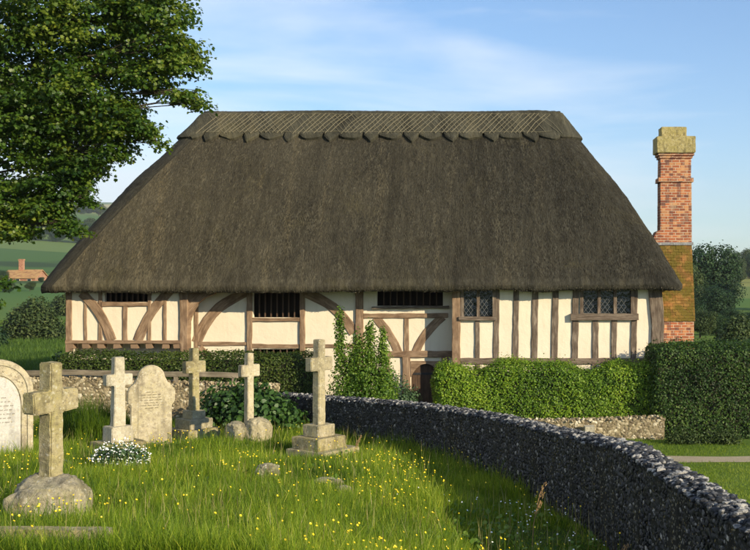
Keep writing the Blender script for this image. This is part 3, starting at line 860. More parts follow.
def build_thatch():
    levels = []   # (points(n,2), z)
    base, _ = hull(0, NFR, NSD, NCR)
    cx, cy = (EX0 + EX1) / 2, RYC
    def inset(p, k):
        q = p.copy(); q[:, 0] = np.clip(q[:, 0], EX0 + k, EX1 - k); q[:, 1] = np.clip(q[:, 1], EY0 + k, EY1 - k); return q
    levels += [(inset(base, .75), ZE + .16), (inset(base, .30), ZE + .03), (inset(base, .10), ZE - .02), (inset(base, .02), ZE + .05), (base, ZE + .13)]
    nrow = 64
    ts = np.linspace(0, 1, nrow)
    for t in ts: levels.append((hull(t, NFR, NSD, NCR)[0], ZE + .16 + (ZR - ZE - .16) * t))
    top = hull(1, NFR, NSD, NCR)[0]
    for k, dz in ((.6, .10), (.05, .16)):
        q = top.copy(); q[:, 1] = RYC + (q[:, 1] - RYC) * k; levels.append((q, ZR + dz))
    n = len(base); V = []; UV = []
    su0 = su_coord(base)
    sv = 0
    for i, (p, z) in enumerate(levels):
        zz = np.full(n, z)
        P = np.concatenate([p, zz[:, None]], 1)
        if i: sv += float(np.hypot(np.abs(levels[i][0][10, 1] - levels[i - 1][0][10, 1]), levels[i][1] - levels[i - 1][1]))
        V.append(P)
        # x follows the real x on front and back so streaks stay straight
        u = np.where((np.arange(n) < NFR), p[:, 0], 0)
        u = su0 + EX0
        u[:NFR] = p[:NFR, 0]
        uu = np.stack([u, np.full(n, sv)], 1); UV.append(uu)
    V = np.array(V); UV = np.array(UV); rows = len(levels)
    # outward direction for roughness
    flat = V.reshape(-1, 3)
    nrm = np.zeros_like(V)
    du = np.roll(V, -1, 1) - np.roll(V, 1, 1); dv = np.zeros_like(V); dv[1:-1] = V[2:] - V[:-2]; dv[0] = V[1] - V[0]; dv[-1] = V[-1] - V[-2]
    nrm = unit(np.cross(du, dv))
    h = np.array([mnoise.noise((a * .8, b * .8, c * .8)) * .045 + mnoise.noise((a * 5, b * 5, c * 2.2)) * .018 + mnoise.noise((a * 14, b * 14, c * 6)) * .012 for a, b, c in flat]).reshape(rows, n)
    h[:5] *= 1.0
    V = V + nrm * h[..., None]
    # eaves sag and ragged edge
    sag = np.array([.035 * mnoise.noise((a * .5, b * .5, 3.3)) + .018 * mnoise.noise((a * 3.1, b * 3.1, 1.3)) + .012 * mnoise.noise((a * 17, b * 17, 7)) for a, b, c in V[3]])
    for i in range(12): V[i, :, 2] += (sag - .02 + .05 * np.clip((V[i, :, 0] - EX0) / (EX1 - EX0), 0, 1)) * (1 if i < 5 else (12 - i) / 8)
    i = np.arange(rows - 1)[:, None]; k = np.arange(n)[None, :]
    q = np.stack([i * n + k, i * n + (k + 1) % n, (i + 1) * n + (k + 1) % n, (i + 1) * n + k], -1).reshape(-1, 4)
    caps = np.arange(n)[None, :] + (rows - 1) * n
    roof = np_mesh('thatch_roof', V.reshape(-1, 3), [q, caps], M['thatch'], None, smooth=True, uv=UV.reshape(-1, 2))
    on_house(roof)
    # loose straws lying down the slope: real relief for the raking light
    ns = 90000
    rr = rng.random(ns); front = rng.random(ns) < .8
    row = (7.5 + rng.random(ns) ** .9 * (nrow - 4.5)); col = np.where(front, rng.random(ns) * (NFR + NCR * 1.2), rng.random(ns) * n)
    i0 = np.clip(row.astype(int), 0, rows - 4); fr = (row - i0)[:, None]; c0 = col.astype(int) % n; fc = (col - col.astype(int))[:, None]
    def smp(i, c): return V[i, c % n] * (1 - fc) + V[i, (c + 1) % n] * fc
    P = smp(i0, c0) * (1 - fr) + smp(i0 + 1, c0) * fr
    dn = unit(smp(i0, c0) - smp(i0 + 1, c0)); N = nrm[i0, c0]; side = unit(np.cross(dn, N))
    dn[:, 0] = np.where(c0 < NFR, dn[:, 0] * .2, dn[:, 0]); dn = unit(dn); side = unit(np.cross(dn, N))
    dn = unit(dn + side * rng.normal(0, .10, (ns, 1)))
    ln = rng.uniform(.03, .10, ns)[:, None]; w = rng.uniform(.003, .007, ns)[:, None]
    a = P + N * .002; b = P + dn * ln + N * rng.uniform(.004, .012, ns)[:, None]
    Q = np.stack([a - side * w, a + side * w, b + side * w * .7, b - side * w * .7], 1).reshape(-1, 3)
    x = P[:, 0]
    tint = np.clip(.45 + rng.normal(0, .115, ns) + .16 * fbm(P * np.array([1.0, 1, .12]), 1.4, 8) + .10 * fbm(P, .9, 3) - .31 * sstep(-10, 1.5, x + 3.5 * fbm(P * np.array([1, 1, .3]), .5, 2)), 0, 1)
    st = np_mesh('loose_straw', Q, [np.arange(ns * 4).reshape(ns, 4)], M['straw'], None, tint=np.repeat(tint, 4))
    st.parent = roof; tag(st, kind='stuff')
    # ragged reed ends along the eaves
    ne = 5200
    c0 = rng.integers(0, n, ne); f = rng.random(ne)[:, None]; lev = rng.integers(1, 4, ne)
    P = V[lev, c0] * (1 - f) + V[lev + 1, c0] * f
    d = np.tile([0, 0, -1.], (ne, 1)) + rng.normal(0, .35, (ne, 3)); d = unit(d); s = unit(np.cross(d, nrm[4, c0]))
    l = rng.uniform(.008, .028, ne)[:, None]; w = .006
    Q = np.stack([P - s * w, P + s * w, P + d * l + s * w, P + d * l - s * w], 1).reshape(-1, 3)
    ed = np_mesh('reed_ends', Q, [np.arange(ne * 4).reshape(ne, 4)], M['straw'], None, tint=np.repeat(np.clip(rng.normal(.45, .2, ne), 0, 1), 4))
    ed.parent = roof; tag(ed, kind='stuff')
    return roof
roof = build_thatch()

# ornamental ridge: a second layer with scallops and points
XV0, PER = -9.04, 1.258
def cap_len(x):
    ph = ((x - XV0) / PER) % 1.0
    a = min(ph, 1 - ph)
    wob = .03 * math.sin(x * 5.1) + .02 * math.sin(x * 11.3 + 1)
    if a < .18: return 1.23 - .27 * (a / .18) ** 1.15 + wob
    if ph > .5 and a < .225: return .85
    u = (ph - .5) / .30
    return .93 + .13 * max(0, 1 - u * u) ** .7 + wob
def build_cap(roof):
    nf, ns, nc = 640, 26, 12
    L = math.hypot((EY1 - EY0) / 2 - RH, ZR - ZE - .16)
    NL = 16; TH = .105
    n = len(hull(1, nf, ns, nc)[0])
    # bottom edge for every perimeter point
    p1 = hull(.84, nf, ns, nc)[0]
    half = nf // 2
    e = np.zeros(n)
    for k in range(n):
        if k < nf: e[k] = cap_len(p1[k, 0])
        elif nf + nc + ns + nc <= k < nf + 2 * nc + ns + half: e[k] = cap_len(p1[k, 0])
        else: e[k] = 1.02
    V = np.zeros((NL + 4, n, 3)); UV = np.zeros((NL + 4, n, 2))
    def surf(t):
        # evaluate the hull at an individual t for every perimeter point (table lookup)
        tab = surf.tab; f = t * (len(tab) - 1); i = np.clip(f.astype(int), 0, len(tab) - 2); u = (f - i)[:, None]; k = np.arange(n)
        return tab[i, k] * (1 - u) + tab[i + 1, k] * u
    surf.tab = np.array([np.concatenate([hull(t, nf, ns, nc)[0], np.full((n, 1), ZE + .16 + (ZR - ZE - .16) * t)], 1) for t in np.linspace(0, 1, 121)])
    t0 = 1 - e / L
    # normals
    P0 = surf(np.full(n, .92)); P1 = surf(np.full(n, .97)); du = np.roll(P0, -1, 0) - np.roll(P0, 1, 0); Nn = unit(np.cross(du, P1 - P0))
    for r in range(NL + 1):
        t = t0 + (1 - t0) * r / NL
        P = surf(t); off = TH * (1 if r else 1) 
        V[r + 1] = P + Nn * (TH - (.025 if r == 0 else 0))
        UV[r + 1, :, 0] = P[:, 0] + P[:, 1] * .3; UV[r + 1, :, 1] = 20 + t * L
    V[0] = surf(t0 - .002) - Nn * .03; UV[0] = UV[1]
    # keep the hip-end cap from poking past the ridge: fold over the top
    top = V[NL + 1].copy()
    V[NL + 2] = top; V[NL + 2, :, 1] = RYC + (top[:, 1] - RYC) * .55; fe = np.clip(np.minimum(top[:, 0] - top[:, 0].min(), top[:, 0].max() - top[:, 0]) / .7, 0, 1) ** .6
    V[NL + 2, :, 2] = top[:, 2] + .075 * fe
    V[NL + 3] = top; V[NL + 3, :, 1] = RYC + (top[:, 1] - RYC) * .05; V[NL + 3, :, 2] = top[:, 2] + .10 * fe
    for r in (NL + 2, NL + 3): UV[r] = UV[NL + 1] + (0, .2)
    fl = V.reshape(-1, 3)
    h = np.array([mnoise.noise((a * 1.1, b, c * 1.1)) * .02 + mnoise.noise((a * 7, b * 7, c * 7)) * .014 for a, b, c in fl]).reshape(NL + 4, n, 1)
    V = V + Nn[None] * h * np.array([0] + [1] * (NL + 3))[:, None, None]
    V[NL + 1:, :, 2] += .02 * np.sin(V[NL + 1:, :, 0] * .9)
    i = np.arange(NL + 3)[:, None]; k = np.arange(n)[None, :]
    q = np.stack([i * n + k, i * n + (k + 1) % n, (i + 1) * n + (k + 1) % n, (i + 1) * n + k], -1).reshape(-1, 4)
    cap = np_mesh('ridge_cap', V.reshape(-1, 3), [q, np.arange(n)[None] + (NL + 3) * n], M['thatch_cap'], None, smooth=False, uv=UV.reshape(-1, 2))
    cap.parent = roof
    # hazel rods criss-crossed over the ridge
    def fp(x, ee, back=False):
        t = 1 - ee / L; hy = (EY1 - EY0) / 2 + (RH - (EY1 - EY0) / 2) * t + .2 * math.sin(math.pi * t)
        nyz = Vector((0, -(ZR - ZE), (EY1 - EY0) / 2 - RH)).normalized()
        p = Vector((x, RYC - hy, ZE + .16 + (ZR - ZE - .16) * t)) + nyz * (TH + .008)
        if back: p.y = 2 * RYC - p.y
        return p
    mb = MB()
    for back in (False, True):
        x = RX0 - .1
        while x < RX1 + .1:
            for sg in (1, -1):
                xa, xb = x, x + sg * .62
                if RX0 + .24 < xb < RX1 - .24 and RX0 - .05 < xa < RX1 + .05:
                    if random.random() < (.95 if sg > 0 else .75):
                        j = random.uniform(-.04, .04)
                        mb.tube([fp(xa + j, random.uniform(.84, .93), back), fp((xa + xb) / 2 + random.uniform(-.02, .02), .45, back), fp(xb + j, random.uniform(.02, .09), back)], random.uniform(.009, .014) if sg > 0 else .008, 4)
            x += .165
        for ee in (.06, .83):
            xs = np.linspace(RX0 + .35, RX1 - .35, 30)
            mb.tube([fp(a, ee + random.uniform(-.015, .015), back) for a in xs], .008, 4)
    o = mb.build('hazel_rods', M['ligger']); o.parent = roof
build_cap(roof)

# ---------------------------------------------------------------- chimney
def build_chimney():
    ch = bpy.data.objects.new('chimney', None); link(ch); on_house(ch)
    ys = 32.0; s = F / ys; X = lambda p: (p - 500) / s; Z = lambda p: CAMZ - (p - 270) / s
    dp = .62
    def B(name, px0, px1, py0, py1, mat, y0=0.0, y1=0.0, j=.006, dy=None):
        mb = MB(); mb.box(X(px0), X(px1), ys - y0, ys + dp + y1, Z(py1), Z(py0), j); o = mb.build(name, M[mat]); o.parent = ch; return o
    # stack in a slightly irregular brick shaft
    mb = MB(); a, b = X(660.3), X(691.8)
    zs = [Z(246), Z(225), Z(205), Z(182)]
    for i in range(3): mb.box(a + .004 * i, b - .003 * i, ys + .001 * i, ys + dp, zs[i] + (.0 if i == 0 else 0), zs[i + 1], 0)
    o = mb.build('stack', M['brick']); o.parent = ch
    B('string_course', 658.6, 693.3, 177.6, 182, 'brick', .045, .045)
    B('stack', 660.8, 691.2, 158, 177.6, 'brick', -.004, 0)
    B('corbel', 659.6, 692.6, 155.5, 158, 'brick', .03, .03); B('corbel', 658.2, 693.8, 152.6, 155.5, 'brick', .07, .07)
    # mossy flaunched cap: a rounded block with a smaller block on it
    def mossy(px0, px1, py0, py1, y0, bev):
        bm = bmesh.new(); bmesh.ops.create_cube(bm, size=1)
        bmesh.ops.scale(bm, vec=(X(px1) - X(px0), dp + 2 * y0, Z(py0) - Z(py1)), verts=bm.verts)
        bmesh.ops.translate(bm, vec=((X(px0) + X(px1)) / 2, ys + dp / 2, (Z(py0) + Z(py1)) / 2), verts=bm.verts)
        bmesh.ops.bevel(bm, geom=bm.edges[:], offset=bev, segments=2, affect='EDGES')
        bmesh.ops.subdivide_edges(bm, edges=bm.edges[:], cuts=2, use_grid_fill=True)
        for v in bm.verts: v.co += Vector([mnoise.noise(v.co * 6 + Vector((k * 9, 0, 0))) * .014 for k in range(3)])
        o = bm_obj(bm, 'cap', M['mossy_mortar'], None, False); o.parent = ch
    mossy(656.3, 695, 136.5, 153, .13, .015); mossy(661.5, 687, 126.6, 137.5, -.04, .012)
    # brick shoulder beside the foot of the stack
    mb = MB(); x0, x1 = X(653.5), X(660.5); z0, z1, z2 = Z(246), Z(238), Z(230)
    mb.add([(x0, ys - .01, z0), (x1, ys - .01, z0), (x1, ys - .01, z2), (x0 + .1, ys - .01, z2 - .05), (x0, ys - .01, z1),
            (x0, ys + dp, z0), (x1, ys + dp, z0), (x1, ys + dp, z2), (x0 + .1, ys + dp, z2 - .05), (x0, ys + dp, z1)],
           [(0, 1, 2, 3, 4), (9, 8, 7, 6, 5), (0, 5, 6, 1), (2, 1, 6, 7), (3, 2, 7, 8), (4, 3, 8, 9), (0, 4, 9, 5)])
    mb.build('shoulder', M['brick']).parent = ch
    # lead flashing where tiles meet the stack
    mb = MB(); mb.box(X(652), X(693.2), ys - .07, ys + .1, Z(245.3), Z(242.3), .008); mb.build('flashing', M['lead']).parent = ch
    # big base of brick, tiles sloping up it
    yb = 31.45; sb = F / yb; xb0, xb1 = XR + .004, (694 - 500) / sb
    zb = CAMZ - (320 - 270) / sb
    mb = MB(); mb.box(xb0, xb1, yb, 35.2, ZG, zb, 0); o = mb.build('chimney_base', M['brick']); o.parent = ch
    mb = MB(); mb.box(xb0, xb1 - .02, ys - .02, 35.1, zb + .002, Z(244.6), 0); o = mb.build('chimney_base', M['brick']); o.parent = ch
    # tile courses
    V = []; Fq = []; T = []
    zt = Z(245.2); nr = 26; y_lo, y_hi = yb - .05, ys - .055
    for r in range(nr):
        z0 = zb - .03 + (zt - zb) * r / nr; z1 = zb - .03 + (zt - zb) * (r + 1) / nr + .02
        yy0 = y_lo + (y_hi - y_lo) * r / nr; yy1 = y_lo + (y_hi - y_lo) * (r + 1) / nr + .022
        x = xb0 - .02 - (.08 if r % 2 else 0)
        while x < xb1 + .0:
            w = .165; a, b = max(x, xb0), min(x + w - .006, xb1 + .03); x += w
            if b - a < .02: continue
            j = random.uniform(-.008, .008); k = len(V); d = .016
            V += [(a, yy0 + j, z0 + j), (b, yy0 + j, z0 + random.uniform(-.008, .008)), (b, yy1 + j, z1), (a, yy1 + j, z1),
                  (a, yy0 + j + d, z0 + j), (b, yy0 + j + d, z0), (b, yy1 + j + d, z1), (a, yy1 + j + d, z1)]
            Fq += [(k, k + 1, k + 2, k + 3), (k + 5, k + 4, k + 7, k + 6), (k + 4, k + 5, k + 1, k), (k + 1, k + 5, k + 6, k + 2), (k + 4, k, k + 3, k + 7), (k + 3, k + 2, k + 6, k + 7)]
            T += [random.random()] * 8
    o = np_mesh('tile_slope', V, [np.array(Fq)], M['tile'], None, tint=T); o.parent = ch
build_chimney()

# ------------------------------------------------------------------ flint walls
def ico(sub):
    bm = bmesh.new(); bmesh.ops.create_icosphere(bm, subdivisions=sub, radius=1.0)
    v = np.array([p.co[:] for p in bm.verts]); f = np.array([[q.index for q in p.verts] for p in bm.faces]); bm.free()
    return v, f
ICO = {1: ico(1), 2: ico(2)}
def lumps(P, A, B, N, sa, sb, sn, sub, jit=.22):
    """stones: centres P, axes A (along), B (up), N (out) with half sizes"""
    v, f = ICO[sub]; n = len(P); k = len(v)
    sc = (1 + rng.normal(0, jit * .7, (n, k, 1)))
    ang = rng.normal(0, .35, n); ca, sa_ = np.cos(ang)[:, None], np.sin(ang)[:, None]
    A2 = A * ca + B * sa_; B2 = B * ca - A * sa_
    vv = np.sign(v) * np.abs(v) ** .85
    V = P[:, None] + sc * (vv[None, :, 0:1] * (A2 * sa[:, None])[:, None] + vv[None, :, 1:2] * (B2 * sb[:, None])[:, None] + vv[None, :, 2:3] * (N * sn[:, None])[:, None])
    Fc = f[None] + (np.arange(n) * k)[:, None, None]
    return V.reshape(-1, 3), Fc.reshape(-1, 3), k

def flint_wall(name, line, ztop, zbase_l, zbase_r, width, mats, label, sz=.052, right_face=True, cop=True, lit_top_bias=0.0, part=None):
    """line: (n,2) plan polyline; left face is the one facing -normal"""
    line = np.asarray(line, float)
    s = np.concatenate([[0], np.cumsum(np.linalg.norm(np.diff(line, axis=0), axis=1))]); L = s[-1]
    m = max(8, int(L / .18)); q = np.linspace(0, L, m)
    X = np.interp(q, s, line[:, 0]); Y = np.interp(q, s, line[:, 1])
    for _ in range(6):
        X[1:-1] = (X[:-2] + 2 * X[1:-1] + X[2:]) / 4; Y[1:-1] = (Y[:-2] + 2 * Y[1:-1] + Y[2:]) / 4
    Zt = np.interp(q, s, ztop) ; Zl = np.interp(q, s, zbase_l); Zr = np.interp(q, s, zbase_r)
    T = unit(np.stack([np.gradient(X), np.gradient(Y)], -1)); NL = np.stack([-T[:, 1], T[:, 0]], -1)  # left of travel
    w = width / 2
    mid = len(q) // 2
    org = np.array([X[mid], Y[mid], Zl[mid]])
    C = np.stack([X, Y], -1)
    rows = [(w * 1.05, Zl - .25), (w * 1.0, Zl + (Zt - Zl) * .5), (w * .92, Zt - .06), (w * .4, Zt), (-w * .4, Zt), (-w * .92, Zt - .06), (-w, (Zt + Zr) / 2), (-w * 1.05, Zr - .25)]
    V = np.stack([np.concatenate([C + NL * o, z[:, None]], 1) for o, z in rows], 1)  # m,8,3
    V[:, 1:7] += rng.normal(0, .008, V[:, 1:7].shape)
    i = np.arange(m - 1)[:, None]; k = np.arange(7)[None]
    F4 = np.stack([i * 8 + k, i * 8 + k + 1, (i + 1) * 8 + k + 1, (i + 1) * 8 + k], -1).reshape(-1, 4)
    caps = np.array([list(range(8)), [(m - 1) * 8 + 7 - a for a in range(8)]])
    allV = [V.reshape(-1, 3)]; allF3 = []; base = len(allV[0]); tint = [np.full(base, .3)]
    def interp(arr, u): return np.interp(u, q, arr)
    def scatter(side, zb, density):
        area = L * float(np.mean(Zt - zb)); n = int(area / (4 * sz * sz * .74) * density)
        # jittered rows so that stones sit in rough courses
        nr = max(3, int(np.mean(Zt - zb) / (sz * 1.75))); per = max(4, n // nr)
        u = ((np.arange(per)[None] + rng.uniform(.1, .9, (nr, per)) + .5 * (np.arange(nr) % 2)[:, None]) / per % 1.0 * L).ravel()
        fr = ((np.arange(nr)[:, None] + .5 + rng.uniform(-.35, .35, (nr, per))) / nr).ravel()
        cx, cy = interp(X, u), interp(Y, u); tx = unit(np.stack([interp(T[:, 0], u), interp(T[:, 1], u)], -1)); nl = np.stack([-tx[:, 1], tx[:, 0]], -1) * side
        z0, z1 = interp(zb, u), interp(Zt, u); z = z0 + (z1 - z0 - .03) * fr
        off = w * (1.05 - .13 * fr)
        P = np.stack([cx + nl[:, 0] * off, cy + nl[:, 1] * off, z], -1)
        A = np.concatenate([tx, np.zeros((len(u), 1))], 1); B = np.tile([0, 0, 1.], (len(u), 1)); N = np.concatenate([nl, np.zeros((len(u), 1))], 1)
        big = rng.uniform(.65, 1.35, len(u))
        return P, A, B, N, sz * big * rng.uniform(.8, 1.35, len(u)), sz * big * rng.uniform(.65, 1.05, len(u)), sz * rng.uniform(.25, .6, len(u))
    sets = [(scatter(1, Zl, 1.0), 1)]
    if right_face: sets.append((scatter(-1, Zr, .75), 1))
    if cop:
        n = int(L * width * 1.25 / (sz * sz * 2.6)); u = rng.random(n) * L; o = rng.uniform(-1.0, 1.0, n) * w * 1.0
        cx, cy = interp(X, u), interp(Y, u); tx = unit(np.stack([interp(T[:, 0], u), interp(T[:, 1], u)], -1)); nl = np.stack([-tx[:, 1], tx[:, 0]], -1)
        P = np.stack([cx + nl[:, 0] * o, cy + nl[:, 1] * o, interp(Zt, u) - .045 * (np.abs(o) / w) ** 2 + rng.uniform(-.02, .03, n)], -1)
        A = np.concatenate([tx, np.zeros((n, 1))], 1); N = np.tile([0, 0, 1.], (n, 1)); B = np.concatenate([nl, np.zeros((n, 1))], 1)
        sets.append(((P, A, B, N, sz * rng.uniform(.5, 1.1, n), sz * rng.uniform(.9, 1.7, n), sz * rng.uniform(.5, 1.0, n)), 1))
    for j, ((P, A, B, N, sa, sb, sn), sub) in enumerate(sets):
        v, f, k = lumps(P, A, B, N, sa, sb, sn, sub)
        allF3.append(f + base); allV.append(v); base += len(v)
        tt = np.clip(rng.beta(1.3, 1.9, len(P)) + (lit_top_bias if j == len(sets) - 1 and cop else 0), 0, 1)  # painted sunlight: coping stones get a lighter tint than the faces
        tint.append(np.repeat(tt, k))
    VV = np.concatenate(allV) - org; F3 = np.concatenate(allF3)
    fm = np.concatenate([np.zeros(len(F4) + 2), np.ones(len(F3))])
    o = np_mesh(name, VV, [F4, caps, F3], [M[mats[0]], M[mats[1]]], None, tint=np.concatenate(tint), smooth=False, fmat=fm)
    o.location = org
    tag(o, label, 'wall')
    return o
# curving churchyard wall: travel from far to near, its left-hand... (camera side) faces the grave plots
dd = np.array(D_WALL)[:]; order = np.argsort(dd)          # near -> far: left of travel points to -X (the churchyard)
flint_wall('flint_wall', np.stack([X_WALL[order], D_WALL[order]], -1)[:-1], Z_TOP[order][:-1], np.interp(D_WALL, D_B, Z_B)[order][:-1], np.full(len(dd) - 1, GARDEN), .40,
           ('mortar', 'flint_grey'), 'curving grey flint wall in shade along the right edge of the churchyard', sz=.034, lit_top_bias=.32)
# back wall of the churchyard, sunlit: travel so that the left side faces the camera (-Y): from +X to -X? left of travel (-1,0) is (0,-1)
xs = np.array([-5.5, -7, -9, -11, -14, -20, -28.0]); n_ = len(xs)
flint_wall('flint_wall', np.stack([xs, np.array([25.9, 26.1, 26.2, 26.2, 26.2, 26.1, 26.0])], -1), np.array([.76, .78, .86, .95, .96, .97, .98]), np.full(n_, -.3), np.full(n_, GARDEN), .36,
           ('mortar_warm', 'flint_warm'), 'sunlit buff flint wall behind the gravestones with timber rails before it', sz=.048)
# low retaining wall under the bright hedge
xs = np.array([4.32, 3.4, 2.4, 1.4, .4, -.6, -1.6]); n_ = len(xs)
flint_wall('flint_wall', np.stack([xs, np.full(n_, 27.75)], -1), np.array([-.26, -.30, -.34, -.36, -.36, -.36, -.36]), np.full(n_, GARDEN), np.full(n_, GARDEN), .34,
           ('mortar_warm', 'flint_warm'), 'low sunlit flint wall under the bright green hedge', sz=.048, right_face=False)
mb = MB(); mb.box(-.13, .13, -.13, .10, -.05, .40, .015)
o = mb.build('stone_block', M['stone_pale']); o.location = (WX(589.5, 27.35), 27.35, GARDEN)
tag(o, 'small upright stone block against the low wall under the bright hedge', 'stone block')

# ------------------------------------------------------------------ post and rail fence before the back wall
def build_fence():
    y = 26.08; x0, x1 = -21.0, WX(238, y)
    f = empty('timber_rail', ((x0 + x1) / 2, y, .9), 0, 'weathered timber rail running along the top of the sunlit flint wall behind the gravestones', 'rail')
    ox, oy, oz = f.location
    def rail(pts, h, d):
        V = []; UV = []; of = random.uniform(0, 20)
        for (x, z) in pts:
            jz = random.uniform(-.012, .012); jy = random.uniform(-.01, .01)
            for a, b in ((-d, -h), (d, -h), (d, h), (-d, h)):
                V.append((x - ox, y + a + jy - oy, z + b + jz - oz)); UV.append((of + b + a, x))
        n = len(pts); fs = []
        for i in range(n - 1):
            for k in range(4): fs.append((i * 4 + k, i * 4 + (k + 1) % 4, i * 4 + 4 + (k + 1) % 4, i * 4 + 4 + k))
        fs += [(0, 1, 2, 3), (n * 4 - 1, n * 4 - 2, n * 4 - 3, n * 4 - 4)]
        np_mesh('rail', V, [np.array(fs)], M['fence_wood'], f, uv=UV)
    zz = lambda x: 1.02 + .035 * math.sin(x * .55 + 1) - .01 * (x + 12) * .3
    rail([(x, zz(x)) for x in np.linspace(x0, x1, 34)], .062, .045)
    for px in (-160, -60, 24, 118, 176, 234):
        x = WX(px, y); mb = MB(); mb.box(x - ox - .05, x - ox + .05, -.035, .035, -.3, zz(x) - .05 - oz, .004)
        o = mb.build('post', M['fence_wood'], f); ul = o.data.uv_layers.new(name='UVMap')
        for l in o.data.loops: c = o.data.vertices[l.vertex_index].co; ul.data[l.index].uv = (c.x * 1 + px, c.z)
build_fence()

# ------------------------------------------------------------------ gravestones
GRZ = R(52)     # the graves all face the same way, turned towards the sun
def rough(bm, bev=.012, cuts=3, amp=.007, freq=7.0):
    bmesh.ops.recalc_face_normals(bm, faces=bm.faces[:])
    bmesh.ops.bevel(bm, geom=[e for e in bm.edges if e.calc_face_angle(0) > .5], offset=bev, segments=2, affect='EDGES')
    sx = random.uniform(0, 90)
    for _ in range(cuts):
        long = [e for e in bm.edges if e.calc_length() > .09]
        if not long: break
        bmesh.ops.subdivide_edges(bm, edges=long, cuts=1)
    bmesh.ops.triangulate(bm, faces=[f for f in bm.faces if len(f.verts) > 4])
    for v in bm.verts:
        p = v.co * freq + Vector((sx, 0, 0))
        v.co += Vector((mnoise.noise(p), mnoise.noise(p + Vector((0, 31, 0))), mnoise.noise(p + Vector((0, 0, 57))))) * amp
    return bm
def cross_outline(z0, z1, za0, za1, hs_b, hs_t, ha):
    return [(-hs_b, z0), (hs_b, z0), (hs_t, za0), (ha, za0), (ha, za1), (hs_t, za1), (hs_t * .96, z1), (-hs_t * .96, z1), (-hs_t, za1), (-ha, za1), (-ha, za0), (-hs_t, za0)]
def block(name, w, d, z0, z1, mat, parent, bev=.015, amp=.010, cx=0, cy=0, taper=0):
    bm = bmesh.new(); bmesh.ops.create_cube(bm, size=1)
    bmesh.ops.scale(bm, vec=(w, d, z1 - z0), verts=bm.verts); bmesh.ops.translate(bm, vec=(cx, cy, (z0 + z1) / 2), verts=bm.verts)
    if taper:
        for v in bm.verts:
            if v.co.z > (z0 + z1) / 2: v.co.x *= 1 - taper; v.co.y *= 1 - taper
    return bm_obj(rough(bm, bev, 3, amp), name, M[mat], parent)
def boulder(name, w, d, h, mat, parent, loc=(0, 0, 0), seed=0.0, flat=0.0):
    bm = bmesh.new(); bmesh.ops.create_icosphere(bm, subdivisions=5, radius=1)
    for v in bm.verts:
        p = v.co.copy(); n = 1 + .14 * mnoise.noise(p * 1.6 + Vector((seed, 0, 0))) - .13 * abs(mnoise.noise(p * 3 + Vector((0, seed, 0)))) + .05 * mnoise.noise(p * 7) - .05 * abs(mnoise.noise(p * 15)) + .02 * mnoise.noise(p * 26)
        p = Vector((math.copysign(abs(p.x) ** .8, p.x), math.copysign(abs(p.y) ** .8, p.y), math.copysign(abs(p.z) ** (.75), p.z))) * n
        v.co = Vector((p.x * w, p.y * d, p.z * h))
    o = bm_obj(bm, name, M[mat], parent, True); o.location = loc
    return o

def place(px, d, dz=0.0):
    x = WX(px, d); return (x, d, cz(x, d) + dz)

